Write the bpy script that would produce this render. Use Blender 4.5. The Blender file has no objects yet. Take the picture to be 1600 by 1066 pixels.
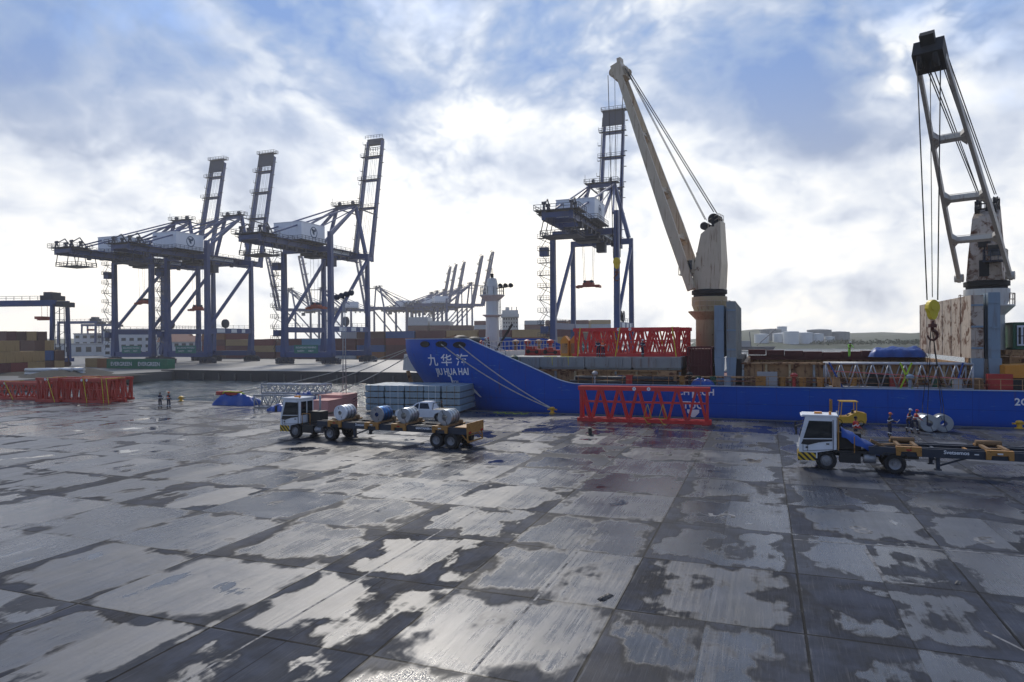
import bpy, math, random
from mathutils import Vector, Matrix
R = math.radians
PI = math.pi
random.seed(7)
SC = bpy.context.scene
COL = SC.collection

# ------------------------------------------------------------------ camera
CAM_H = 7.5
YAW, PITCH, ROLL = math.atan(393/1060.), -math.atan(4.5/1060.), 0.0078
fw = Vector((-math.sin(YAW)*math.cos(PITCH), math.cos(YAW)*math.cos(PITCH), math.sin(PITCH)))
rt0 = Vector((math.cos(YAW), math.sin(YAW), 0)); up0 = rt0.cross(fw)
rt = rt0*math.cos(ROLL) - up0*math.sin(ROLL); up = rt0*math.sin(ROLL) + up0*math.cos(ROLL)
cam_d = bpy.data.cameras.new('camera'); cam = bpy.data.objects.new('camera', cam_d); COL.objects.link(cam)
cam.matrix_world = Matrix(((rt.x, up.x, -fw.x, 0), (rt.y, up.y, -fw.y, 0), (rt.z, up.z, -fw.z, CAM_H), (0, 0, 0, 1)))
cam_d.sensor_width = 36; cam_d.lens = 36*1060/1600.; cam_d.clip_start = .1; cam_d.clip_end = 20000
SC.camera = cam

def sight(px, py):                                      # direction seen at a point of the 1600x1066 photograph
    return fw + rt*((px-800)/1060.) + up*((533-py)/1060.)
def at(px, py, z=0.):                                   # the point of the level z seen there
    d = sight(px, py); t = (z-CAM_H)/d.z
    return Vector((d.x*t, d.y*t, z))
def atY(px, py, Y):                                     # the point at the distance Y across the quay seen there
    d = sight(px, py); t = Y/d.y
    return Vector((d.x*t, Y, CAM_H+d.z*t))

# ------------------------------------------------------------------ node helpers
class NT:
    def __init__(s, tree): s.t = tree
    def n(s, typ, ins=None, **props):
        nd = s.t.nodes.new(typ)
        for k, v in props.items(): setattr(nd, k, v)
        for k, v in (ins or {}).items(): s.set(nd.inputs[k], v)
        return nd
    def set(s, sock, v):
        if isinstance(v, bpy.types.NodeSocket): s.t.links.new(v, sock)
        else:
            if sock.type == 'RGBA' and len(v) == 3: v = (*v, 1)
            sock.default_value = v
    def m(s, op, a, b=0., c=0., clamp=False):
        nd = s.n('ShaderNodeMath', operation=op, use_clamp=clamp)
        for i, v in enumerate((a, b, c)): s.set(nd.inputs[i], v)
        return nd.outputs[0]
    def vm(s, op, a, b=None, scale=None):
        nd = s.n('ShaderNodeVectorMath', operation=op); s.set(nd.inputs[0], a)
        if b is not None: s.set(nd.inputs[1], b)
        if scale is not None: s.set(nd.inputs['Scale'], scale)
        return nd.outputs['Value'] if op in ('DOT_PRODUCT', 'LENGTH', 'DISTANCE') else nd.outputs[0]
    def mix(s, f, a, b, blend='MIX'):
        nd = s.n('ShaderNodeMix', data_type='RGBA', blend_type=blend, clamp_factor=True)
        s.set(nd.inputs[0], f); s.set(nd.inputs[6], a); s.set(nd.inputs[7], b)
        return nd.outputs[2]
    def noise(s, vec, scale=1., detail=4., rough=.5, dist=0., dims='3D'):
        nd = s.n('ShaderNodeTexNoise', {'Scale': scale, 'Detail': detail, 'Roughness': rough, 'Distortion': dist}, noise_dimensions=dims)
        if vec is not None: s.set(nd.inputs['Vector'], vec)
        return nd.outputs['Fac']
    def step(s, v, a, b, lo=0., hi=1.):
        nd = s.n('ShaderNodeMapRange', {'Value': v, 'From Min': a, 'From Max': b, 'To Min': lo, 'To Max': hi}, interpolation_type='SMOOTHSTEP')
        return nd.outputs[0]
    def xyz(s, v):
        nd = s.n('ShaderNodeSeparateXYZ', {0: v}); return nd.outputs[0], nd.outputs[1], nd.outputs[2]
    def comb(s, x, y, z):
        return s.n('ShaderNodeCombineXYZ', {0: x, 1: y, 2: z}).outputs[0]
    def ramp(s, f, stops):
        nd = s.n('ShaderNodeValToRGB'); s.set(nd.inputs[0], f); e = nd.color_ramp.elements
        while len(e) < len(stops): e.new(.5)
        for el, (p, c) in zip(e, stops): el.position = p; el.color = (*c, 1)
        return nd.outputs[0]

# ------------------------------------------------------------------ sky, sun, exposure
SUN_DIR = sight(640, -400).normalized()                    # towards the sun, behind thin cloud
SUN_EL = math.asin(SUN_DIR.z); SUN_AZ = math.atan2(SUN_DIR.x, SUN_DIR.y)
world = bpy.data.worlds.new('World'); SC.world = world; world.use_nodes = True
wt = world.node_tree; wt.nodes.clear(); W = NT(wt)
sky = W.n('ShaderNodeTexSky', sky_type='NISHITA', sun_disc=False, sun_elevation=SUN_EL, sun_rotation=SUN_AZ, air_density=1.0, dust_density=1.5, ozone_density=2.0)
vdir = W.vm('NORMALIZE', W.n('ShaderNodeTexCoord').outputs['Generated'])
dx, dy, dz = W.xyz(vdir)
wv = W.vm('MULTIPLY', vdir, (1., 1., 1.5))
warp = W.n('ShaderNodeTexNoise', {'Vector': wv, 'Scale': 2.2, 'Detail': 4.}).outputs['Color']
wv = W.vm('ADD', wv, W.vm('SCALE', W.vm('SUBTRACT', warp, (.5, .5, .5)), scale=.16))
n_big = W.noise(W.vm('ADD', wv, (3.1, .4, 1.7)), 2.4, 6, .5)
def billow(vec):                                          # rounded heaps of cloud with creases between them
    tot = None; amp = .5; sc = 3.1
    for o_ in range(5):
        v_ = W.m('MULTIPLY', W.m('ABSOLUTE', W.m('SUBTRACT', W.noise(W.vm('ADD', vec, (o_*3.7, o_*1.9, o_*5.3)), sc, 1., .5), .5)), amp*3.2)
        tot = v_ if tot is None else W.m('ADD', tot, v_)
        amp *= .56; sc *= 2.05
    return tot
n_mid = billow(wv)
n_lit = billow(W.vm('ADD', wv, tuple(SUN_DIR*.05)))
n_fin = W.noise(wv, 13., 8, .6)
B = W.m('ADD', W.step(dz, .10, .44, 1.08, .58), W.m('MULTIPLY', W.m('SUBTRACT', n_big, .5), .85))
B = W.m('ADD', B, W.m('MULTIPLY', W.m('SUBTRACT', n_mid, n_lit), 1.05))
B = W.m('ADD', B, W.m('MULTIPLY', W.m('SUBTRACT', n_mid, .5), .52))
B = W.m('ADD', B, W.m('MULTIPLY', W.m('SUBTRACT', n_fin, .5), .14))
# the big bright openings (+) and dark masses (-) of the cloud deck: direction, angular radius, strength
for (px, py, rad, amp) in (
        (740, 190, 8, .10), (700, 330, 9, .08), (500, 30, 5, .16), (250, 250, 9, .16), (180, 330, 10, .12),
        (1390, 70, 6, .40), (1480, 110, 5, .30), (1010, 260, 6, .12), (860, 70, 5, .28), (930, 50, 4, .25), (560, 215, 5, .10),
        (60, 100, 18, -.24), (260, 110, 13, -.24), (430, 200, 8, -.16), (560, 150, 7, -.18), (1150, 70, 8, -.30), (1200, 190, 10, -.30), (1060, 170, 5, -.18),
        (1260, 300, 11, -.26), (1060, 310, 8, -.16), (1420, 320, 9, -.22), (1570, 250, 9, -.20), (780, 300, 6, -.30), (840, 270, 5, -.16), (40, 280, 9, -.12), (680, 120, 3, -.16), (420, 330, 5, -.10)):
    c = sight(px, py).normalized()
    wob = W.m('ADD', W.vm('DOT_PRODUCT', vdir, tuple(c)), W.m('MULTIPLY', W.m('SUBTRACT', n_mid, .5), 2.6*(1-math.cos(R(rad*1.25)))))
    B = W.m('ADD', B, W.step(wob, math.cos(R(rad*1.25)), 1.0, 0., amp*(1.05 if amp < 0 else .85)))
glow = W.step(W.vm('DOT_PRODUCT', vdir, tuple(sight(700, 250).normalized())), math.cos(R(34)), 1., 0., 1.)
Bs = W.m('MULTIPLY', B, .8)
high = W.ramp(Bs, [(.14, (.15, .26, .52)), (.30, (.23, .33, .54)), (.44, (.33, .41, .57)), (.56, (.49, .55, .66)), (.68, (.68, .71, .75)), (.82, (.86, .86, .86))])
low = W.ramp(Bs, [(.20, (.33, .37, .46)), (.38, (.42, .46, .55)), (.52, (.56, .60, .68)), (.64, (.68, .71, .76)), (.76, (.79, .80, .81)), (.92, (.95, .915, .86))])
cloud = W.mix(W.step(dz, .12, .42), low, high)
cloud = W.mix(1., cloud, W.mix(glow, (.97, .97, .97), (1.06, 1.05, 1.03)), 'MULTIPLY')
warm = W.mix(W.step(dz, .0, .20), (1.15, 1.13, 1.09), (1., 1., 1.))
cloud = W.mix(1., cloud, warm, 'MULTIPLY')
blue = W.vm('SCALE', sky.outputs[0], scale=.13)
clear = None
for (px, py, rad) in ((690, 15, 6), (820, -10, 8), (1580, 40, 7), (1400, -20, 6), (250, -40, 10), (610, 0, 4)):
    c = sight(px, py).normalized()
    g = W.step(W.m('ADD', W.vm('DOT_PRODUCT', vdir, tuple(c)), W.m('MULTIPLY', W.m('SUBTRACT', n_mid, .5), 2.5*(1-math.cos(R(rad))))), math.cos(R(rad)), math.cos(R(rad*.25)))
    clear = g if clear is None else W.m('MAXIMUM', clear, g)
clear = W.m('MULTIPLY', clear, .5)
skycol = W.mix(clear, cloud, W.mix(.9, blue, (.25, .42, .78)))
below = W.step(dz, -.02, .0)
skycol = W.mix(below, (.35, .37, .40), skycol)
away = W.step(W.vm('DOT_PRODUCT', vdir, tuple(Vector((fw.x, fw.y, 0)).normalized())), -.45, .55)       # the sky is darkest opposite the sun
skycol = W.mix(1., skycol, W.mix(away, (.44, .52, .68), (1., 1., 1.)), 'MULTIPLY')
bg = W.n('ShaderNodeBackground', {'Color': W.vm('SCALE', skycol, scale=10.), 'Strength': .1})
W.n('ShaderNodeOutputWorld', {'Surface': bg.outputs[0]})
sun_d = bpy.data.lights.new('sun', 'SUN'); sun_d.energy = 1.8; sun_d.angle = R(9); sun_d.color = (1., .93, .82)
sun = bpy.data.objects.new('sun', sun_d); COL.objects.link(sun)
sun.rotation_mode = 'QUATERNION'; sun.rotation_quaternion = SUN_DIR.to_track_quat('Z', 'Y'); sun.location = (0, 0, 120)
SC.view_settings.view_transform = 'Standard'; SC.view_settings.look = 'None'; SC.view_settings.gamma = 1; SC.view_settings.use_curve_mapping = False
SC.view_settings.exposure = 0.40
SC.cycles.max_bounces = 8; SC.cycles.volume_bounces = 0
HAZE = .00026

# ------------------------------------------------------------------ materials
def pm(name, col, rough=.5, metal=0., var=.18, scale=1.2, rust=0., rustcol=(.16, .06, .025), bump=0., bscale=20., streak=0., streakcol=None, alpha=1., grime=0.):
    m = bpy.data.materials.new(name); m.use_nodes = True; t = NT(m.node_tree)
    bs = m.node_tree.nodes['Principled BSDF']
    co = t.n('ShaderNodeTexCoord').outputs['Object']
    n1 = t.noise(co, scale, 6, .6)
    c = t.mix(n1, tuple(x*(1-var) for x in col), tuple(min(1, x*(1+var)) for x in col))
    if streak:
        sv = t.vm('MULTIPLY', co, (3.2, 3.2, .22))
        sn = t.step(t.noise(sv, 1.3, 5, .6), .52, .74)
        c = t.mix(t.m('MULTIPLY', sn, streak), c, streakcol or rustcol)
    if rust:
        rn = t.step(t.noise(t.vm('ADD', co, (3.7, 1.1, 9.2)), scale*1.7, 9, .66, .4), .72-rust*.5, .78-rust*.36)
        c = t.mix(rn, c, t.mix(t.noise(co, scale*9, 4), rustcol, tuple(x*.4 for x in rustcol)))
        t.set(bs.inputs['Roughness'], t.m('ADD', t.m('MULTIPLY', rn, .85-rough), rough))
    else:
        t.set(bs.inputs['Roughness'], t.m('ADD', t.m('MULTIPLY', t.m('SUBTRACT', n1, .5), .25), rough))
    if grime:
        gn = t.step(t.noise(co, scale*.6, 8, .65), .45, .7)
        c = t.mix(t.m('MULTIPLY', gn, grime), c, (.05, .045, .04))
    t.set(bs.inputs['Base Color'], c)
    bs.inputs['Metallic'].default_value = metal
    if bump:
        bn = t.n('ShaderNodeBump', {'Height': t.noise(co, bscale, 5, .6), 'Strength': bump, 'Distance': .02})
        t.set(bs.inputs['Normal'], bn.outputs[0])
    return m

# ------------------------------------------------------------------ mesh helpers
class MB:
    def __init__(s): s.v = []; s.f = []; s.mi = []; s.k = 0; s.sm = False; s.s = []
    def add(s, vs, fs):
        o = len(s.v); s.v += [tuple(p) for p in vs]
        for f in fs: s.f.append([o+i for i in f]); s.mi.append(s.k); s.s.append(s.sm)
        return s
    def b2(s, x0, x1, y0, y1, z0, z1):
        return s.add([(x, y, z) for z in (z0, z1) for y in (y0, y1) for x in (x0, x1)],
                     [(0, 2, 3, 1), (4, 5, 7, 6), (0, 1, 5, 4), (2, 6, 7, 3), (0, 4, 6, 2), (1, 3, 7, 5)])
    def box(s, cx, cy, cz, sx, sy, sz, rz=0., rx=0., ry=0.):
        M = Matrix.Translation((cx, cy, cz)) @ Matrix.Rotation(rz, 4, 'Z') @ Matrix.Rotation(ry, 4, 'Y') @ Matrix.Rotation(rx, 4, 'X')
        return s.add([M @ Vector((x*sx/2, y*sy/2, z*sz/2)) for z in (-1, 1) for y in (-1, 1) for x in (-1, 1)],
                     [(0, 2, 3, 1), (4, 5, 7, 6), (0, 1, 5, 4), (2, 6, 7, 3), (0, 4, 6, 2), (1, 3, 7, 5)])
    def bar(s, p, q, w, h=None, upv=(0, 0, 1), w2=None, h2=None):
        p = Vector(p); q = Vector(q); h = h or w; w2 = w2 or w; h2 = h2 or h
        d = (q-p).normalized(); u = Vector(upv)
        if abs(d.dot(u)) > .99: u = Vector((0, 1, 0))
        a = d.cross(u).normalized(); b = a.cross(d).normalized()
        vs = [p+a*x*w/2+b*y*h/2 for y in (-1, 1) for x in (-1, 1)] + [q+a*x*w2/2+b*y*h2/2 for y in (-1, 1) for x in (-1, 1)]
        return s.add(vs, [(0, 2, 3, 1), (4, 5, 7, 6), (0, 1, 5, 4), (2, 6, 7, 3), (0, 4, 6, 2), (1, 3, 7, 5)])
    def tube(s, p, q, r, n=8, r2=None, caps=True):
        p = Vector(p); q = Vector(q); r2 = r if r2 is None else r2
        d = (q-p).normalized(); u = Vector((0, 0, 1)) if abs(d.z) < .95 else Vector((0, 1, 0))
        a = d.cross(u).normalized(); b = a.cross(d)
        vs = []
        for i in range(n):
            t = 2*PI*i/n; e = a*math.cos(t)+b*math.sin(t); vs += [p+e*r, q+e*r2]
        old = s.sm; s.sm = True
        s.add(vs, [(2*i, 2*i+1, (2*i+3) % (2*n), (2*i+2) % (2*n)) for i in range(n)])
        s.sm = old
        if caps: o = len(s.v)-2*n; s.f += [[o+2*i for i in range(n)], [o+2*i+1 for i in range(n)][::-1]]; s.mi += [s.k]*2; s.s += [False]*2
        return s
    def path(s, pts, r, n=6):
        for a, b in zip(pts, pts[1:]): s.tube(a, b, r, n)
        return s
    def lathe(s, prof, c=(0, 0, 0), axis='z', n=24, smooth=True):    # profile of (radius, height), creased where it turns sharply
        c = Vector(c); old = s.sm; s.sm = smooth
        runs = [[prof[0], prof[1]]]
        for a, b in zip(prof[1:], prof[2:]):
            p, q = runs[-1][-2:]; d1 = Vector((q[0]-p[0], q[1]-p[1])); d2 = Vector((b[0]-q[0], b[1]-q[1]))
            if d1.length > 1e-9 and d2.length > 1e-9 and d1.angle(d2) > R(38): runs.append([q, b])
            else: runs[-1].append(b)
        for run in runs:
            vs = []
            for (r, h) in run:
                for i in range(n):
                    t = 2*PI*i/n; x, y = r*math.cos(t), r*math.sin(t)
                    vs.append(c+Vector({'z': (x, y, h), 'y': (x, h, y), 'x': (h, x, y)}[axis]))
            fs = []
            for j in range(len(run)-1):
                for i in range(n):
                    a = j*n+i; b = j*n+(i+1) % n
                    fs.append((a, b, b+n, a+n))
            s.add(vs, fs)
        s.sm = old
        return s
    def prism(s, poly, a, b, axis='y'):                              # polygon in the two other axes, pushed from a to b
        mp = {'y': lambda p, t: (p[0], t, p[1]), 'x': lambda p, t: (t, p[0], p[1]), 'z': lambda p, t: (p[0], p[1], t)}[axis]
        n = len(poly); vs = [mp(p, a) for p in poly]+[mp(p, b) for p in poly]
        return s.add(vs, [list(range(n))[::-1], list(range(n, 2*n))]+[(i, (i+1) % n, n+(i+1) % n, n+i) for i in range(n)])
    def rail(s, pts, h=1.1, r=.025, every=2., mid=True):             # a handrail along a line of points
        for a, b in zip(pts, pts[1:]):
            a = Vector(a); b = Vector(b); L = (b-a).length; k = max(1, int(round(L/every))); U = Vector((0, 0, h))
            s.bar(a+U, b+U, r*2)
            if mid: s.bar(a+U*.5, b+U*.5, r*1.6)
            for i in range(k+1): p = a.lerp(b, i/k); s.bar(p, p+U, r*2)
        return s
    def build(s, name, mats, parent=None, off=None, fix=True):
        me = bpy.data.meshes.new(name)
        vs = s.v if off is None else [(x+off[0], y+off[1], z+off[2]) for x, y, z in s.v]
        me.from_pydata(vs, [], s.f)
        for m in (mats if isinstance(mats, (list, tuple)) else [mats]): me.materials.append(m)
        me.polygons.foreach_set('material_index', s.mi); me.polygons.foreach_set('use_smooth', s.s)
        if fix:
            import bmesh
            bm = bmesh.new(); bm.from_mesh(me); bmesh.ops.recalc_face_normals(bm, faces=bm.faces); bm.to_mesh(me); bm.free()
        me.update()
        o = bpy.data.objects.new(name, me); COL.objects.link(o)
        if parent: o.parent = parent
        return o
def tag(o, label=None, cat=None, group=None, kind=None):
    if label: o['label'] = label
    if cat: o['category'] = cat
    if group: o['group'] = group
    if kind: o['kind'] = kind
    return o
def thing(name, label, cat, loc=(0, 0, 0), rz=0., group=None):
    o = bpy.data.objects.new(name, None); COL.objects.link(o); o.empty_display_size = .5
    o.location = loc; o.rotation_euler = (0, 0, rz)
    return tag(o, label, cat, group)
KIDS = {}
def kids(o): return [c for c in bpy.data.objects if c.parent == o]
def dup(o, parent=None):
    c = o.copy(); COL.objects.link(c)
    if parent: c.parent = parent
    for ch in kids(o): dup(ch, c)
    return c
def move(o, loc, rz=0., label=None, group=None):
    o.location = loc; o.rotation_euler = (0, 0, rz)
    if label: o['label'] = label
    if group: o['group'] = group
    return o
def flat_text(body, size, bold=0., align='CENTER'):                  # vertices and faces of a line of lettering in its own plane
    cu = bpy.data.curves.new('lettering', 'FONT'); cu.body = body; cu.size = size; cu.align_x = align; cu.resolution_u = 3; cu.offset = bold
    ob = bpy.data.objects.new('lettering', cu); COL.objects.link(ob)
    dg = bpy.context.evaluated_depsgraph_get(); me = bpy.data.meshes.new_from_object(ob.evaluated_get(dg))
    vs = [v.co.copy() for v in me.vertices]; fs = [list(p.vertices) for p in me.polygons]
    bpy.data.objects.remove(ob); bpy.data.curves.remove(cu); bpy.data.meshes.remove(me)
    return vs, fs
def lettering(body, size, mat, parent, o, ux, uy, bold=0., name='lettering', sx=1.):       # lettering on a plane: origin, right and up directions
    vs, fs = flat_text(body, size, bold); o = Vector(o); ux = Vector(ux); uy = Vector(uy)
    mb = MB(); mb.add([o+ux*v.x*sx+uy*v.y for v in vs], fs)
    return mb.build(name, mat, parent, fix=False)
# ================================================================== THE SETTING
QX, QY, PXJ, PYJ = -3.9, 13.85, 4.85, 4.65
def quay_material():
    m = bpy.data.materials.new('wet concrete'); m.use_nodes = True; t = NT(m.node_tree); bs = m.node_tree.nodes['Principled BSDF']
    co = t.n('ShaderNodeTexCoord').outputs['Object']; x, y, z = t.xyz(co)
    sx = t.m('DIVIDE', t.m('SUBTRACT', x, QX), PXJ); sy = t.m('DIVIDE', t.m('SUBTRACT', y, QY), PYJ)
    ix = t.m('FLOOR', sx); iy = t.m('FLOOR', sy)
    rnd = t.n('ShaderNodeTexWhiteNoise', {'Vector': t.comb(ix, iy, 3.)}, noise_dimensions='3D').outputs['Value']
    rnd2 = t.n('ShaderNodeTexWhiteNoise', {'Vector': t.comb(ix, iy, 11.)}, noise_dimensions='3D').outputs['Value']
    rnd3 = t.n('ShaderNodeTexWhiteNoise', {'Vector': t.comb(t.m('FLOOR', t.m('MULTIPLY', sx, 2.)), iy, 23.)}, noise_dimensions='3D').outputs['Value']
    half_ = t.m('MULTIPLY', t.m('ABSOLUTE', t.m('SUBTRACT', t.m('FRACT', t.m('ADD', sx, 0.)), .5)), PXJ)
    fx = t.m('FRACT', sx); fy = t.m('FRACT', sy)
    # joints, a little crumbled
    jw = t.m('MULTIPLY', t.noise(co, 3., 4), .05)
    ex = t.m('MULTIPLY', t.m('MINIMUM', fx, t.m('SUBTRACT', 1., fx)), PXJ); ey = t.m('MULTIPLY', t.m('MINIMUM', fy, t.m('SUBTRACT', 1., fy)), PYJ)
    edge = t.m('MINIMUM', ex, ey)
    joint = t.m('LESS_THAN', edge, t.m('ADD', jw, .014))
    pale = t.m('MULTIPLY', t.m('LESS_THAN', edge, .085), t.step(t.noise(co, .9, 5), .5, .62))
    # wet areas: pools that settle within single slabs
    wv = t.vm('ADD', co, t.vm('SCALE', t.vm('SUBTRACT', t.n('ShaderNodeTexNoise', {'Vector': co, 'Scale': .55, 'Detail': 3.}).outputs['Color'], (.5, .5, .5)), scale=1.6))
    big = t.noise(t.vm('ADD', t.vm('MULTIPLY', wv, (1., .8, 1.)), t.comb(t.m('MULTIPLY', rnd2, 9.), 0., 0.)), .50, 6, .50)
    lane = t.m('LESS_THAN', half_, t.m('ADD', t.m('MULTIPLY', jw, .5), .004))     # the joint between two poured lanes
    wide = t.noise(co, .045, 3, .5)
    streak = t.noise(t.vm('MULTIPLY', co, (3.0, .16, 1.)), 1., 5, .6)
    w = t.m('ADD', t.m('ADD', t.m('MULTIPLY', big, 1.35), t.m('MULTIPLY', t.m('SUBTRACT', rnd, .5), .34)), t.m('MULTIPLY', t.m('SUBTRACT', streak, .5), .30))
    w = t.m('ADD', w, t.m('MULTIPLY', t.m('SUBTRACT', rnd3, .5), .16))
    w = t.m('ADD', w, t.m('MULTIPLY', t.m('SUBTRACT', wide, .5), .5))
    w = t.m('ADD', w, t.step(x, -20., 4., .12, .03))
    w = t.m('SUBTRACT', w, t.m('MULTIPLY', t.step(edge, .0, 1.0, 1., 0.), .20))
    w = t.m('SUBTRACT', w, t.m('MULTIPLY', t.step(fx, .0, .30, 1., 0.), t.m('MULTIPLY', rnd2, .16)))
    w = t.m('ADD', w, t.step(y, 9., 26., -.15, 0.))
    w = t.m('ADD', w, t.m('MULTIPLY', t.m('SUBTRACT', t.noise(t.vm('MULTIPLY', wv, (4.5, 1.3, 1.)), 1., 5, .6), .5), .10))
    brush = t.noise(t.vm('MULTIPLY', co, (9., .22, 1.)), 1., 6, .7)
    wet = t.m('MULTIPLY', t.step(w, .50, t.step(rnd, .2, .9, .57, .70)), t.m('ADD', .72, t.m('MULTIPLY', streak, .5)))
    soak = t.step(w, .46, .54)
    tide = t.m('MULTIPLY', t.step(w, .42, .50), t.step(w, .52, .60, 1., 0.))
    pool = t.step(w, .98, 1.06)
    grain = t.noise(co, 38., 3, .7)
    groove = t.noise(t.vm('MULTIPLY', co, (26., .7, 1.)), 1., 4, .65)
    blot = t.noise(co, .9, 8, .62)
    base = t.mix(t.step(blot, .32, .68), (.014, .019, .034), (.042, .052, .080))
    base = t.mix(t.m('MULTIPLY', t.step(t.noise(t.vm('ADD', wv, (31., 0., 0.)), .5, 6, .55), .48, .60), .55), base, (.020, .020, .023))
    base = t.mix(t.m('MULTIPLY', t.step(rnd, .3, 1.), .35), base, (.085, .085, .094))
    base = t.mix(t.m('MULTIPLY', grain, .35), base, (.018, .018, .02))
    base = t.mix(t.m('MULTIPLY', tide, .6), base, (.010, .011, .014))
    base = t.mix(t.m('MULTIPLY', soak, .35), base, (.018, .018, .021))
    base = t.mix(t.m('MULTIPLY', t.step(groove, .52, .70), .35), base, (.13, .13, .14))
    base = t.mix(t.m('MULTIPLY', t.step(t.noise(t.vm('MULTIPLY', co, (1.4, .09, 1.)), 1.3, 6, .65), .60, .80), .35), base, (.012, .012, .013))   # tyre tracks
    oil = t.step(t.noise(t.vm('ADD', co, (41., 7., 0.)), .42, 6, .6), .66, .74)
    base = t.mix(t.m('MULTIPLY', oil, .7), base, (.010, .010, .011))
    vor = t.n('ShaderNodeTexVoronoi', {'Vector': t.vm('ADD', co, t.vm('SCALE', t.n('ShaderNodeTexNoise', {'Vector': co, 'Scale': 1.2, 'Detail': 5.}).outputs['Color'], scale=1.6)), 'Scale': .16}, feature='DISTANCE_TO_EDGE').outputs['Distance']
    crack = t.m('MULTIPLY', t.m('LESS_THAN', vor, .0035), t.step(t.noise(co, .12, 3), .50, .56))
    base = t.mix(t.m('MULTIPLY', crack, .8), base, (.006, .006, .007))
    rr_ = t.vm('LENGTH', t.vm('SUBTRACT', co, (-60., 2., 0.))); tk_ = t.m('ABSOLUTE', t.m('SUBTRACT', t.m('ABSOLUTE', t.m('SUBTRACT', rr_, 63.)), 1.05))
    rs_ = t.vm('LENGTH', t.vm('SUBTRACT', co, (20., 5., 0.))); ts_ = t.m('ABSOLUTE', t.m('SUBTRACT', t.m('ABSOLUTE', t.m('SUBTRACT', rs_, 34.)), 1.0))
    tyre = t.m('MULTIPLY', t.m('MAXIMUM', t.step(tk_, .16, .30, 1., 0.), t.step(ts_, .16, .30, 1., 0.)), t.step(t.noise(co, .35, 6, .6), .42, .62))
    base = t.mix(t.m('MULTIPLY', tyre, .6), base, (.010, .010, .011))      # rubber left by turning trucks
    rep = t.m('MULTIPLY', t.m('GREATER_THAN', rnd, .86), t.m('MULTIPLY', t.m('LESS_THAN', fx, t.m('ADD', .35, t.m('MULTIPLY', rnd2, .5))), t.m('GREATER_THAN', fy, .45)))
    base = t.mix(t.m('MULTIPLY', rep, .45), base, (.10, .10, .105))        # patched corners
    base = t.mix(t.m('MULTIPLY', pale, .35), base, (.14, .14, .14))
    base = t.mix(t.m('MULTIPLY', t.m('SUBTRACT', rnd3, .35), .5), base, (.10, .11, .13))
    base = t.mix(t.m('MULTIPLY', lane, .75), base, (.008, .008, .010))
    base = t.mix(joint, base, (.006, .006, .007))
    rough = t.m('ADD', t.m('MULTIPLY', t.m('SUBTRACT', 1., wet), .38), .26)
    rough = t.m('ADD', rough, t.m('MULTIPLY', t.m('SUBTRACT', groove, .5), .22))
    rough = t.m('ADD', rough, t.m('MULTIPLY', t.m('SUBTRACT', t.noise(co, .55, 7, .62), .5), .42))
    rough = t.m('ADD', rough, t.m('MULTIPLY', t.m('SUBTRACT', rnd2, .5), .26))
    rough = t.m('ADD', rough, t.m('MULTIPLY', t.m('SUBTRACT', rnd3, .5), .16))
    rough = t.m('ADD', rough, t.m('MULTIPLY', t.m('SUBTRACT', brush, .5), .30))
    rough = t.m('MULTIPLY', rough, t.m('SUBTRACT', 1., t.m('MULTIPLY', pool, .85)))
    t.set(bs.inputs['Roughness'], t.m('MAXIMUM', rough, .03)); t.set(bs.inputs['Base Color'], base)
    t.set(bs.inputs['Specular IOR Level'], t.m('ADD', t.m('MULTIPLY', wet, t.m('ADD', .25, t.m('MULTIPLY', brush, 1.1))), .12))
    hgt = t.m('ADD', t.m('MULTIPLY', groove, .6), t.m('MULTIPLY', grain, .5))
    hgt = t.m('MULTIPLY', hgt, t.m('SUBTRACT', 1., t.m('MULTIPLY', pool, .93)))
    hgt = t.m('SUBTRACT', hgt, t.m('MULTIPLY', joint, 2.))
    t.set(bs.inputs['Normal'], t.n('ShaderNodeBump', {'Height': hgt, 'Strength': .6, 'Distance': .012}).outputs[0])
    return m
def water_material():
    m = bpy.data.materials.new('harbour water'); m.use_nodes = True; t = NT(m.node_tree); bs = m.node_tree.nodes['Principled BSDF']
    co = t.n('ShaderNodeTexCoord').outputs['Object']
    bs.inputs['Base Color'].default_value = (.035, .05, .055, 1); bs.inputs['Roughness'].default_value = .14; bs.inputs['IOR'].default_value = 1.33
    h = t.m('ADD', t.noise(t.vm('MULTIPLY', co, (.7, 1.6, 1.)), .9, 5, .6), t.m('MULTIPLY', t.noise(co, .12, 3), .8))
    t.set(bs.inputs['Normal'], t.n('ShaderNodeBump', {'Height': h, 'Strength': 1., 'Distance': .30}).outputs[0])
    return m
M_quay = quay_material(); M_water = water_material()
M_wall = pm('quay wall concrete', (.050, .050, .052), .85, streak=.6, streakcol=(.02, .02, .02), scale=.6, var=.4)
M_pier = pm('pier concrete', (.20, .195, .19), .5, scale=.25, var=.35, grime=.4)
M_yard = pm('yard asphalt', (.10, .10, .10), .6, scale=.15, var=.35)
M_earth = pm('dark earth', (.022, .02, .016), 1., scale=.5, var=.5, bump=.6, bscale=2.)
M_coping = pm('quay edge coping', (.09, .088, .085), .6, scale=1., var=.3)

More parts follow.
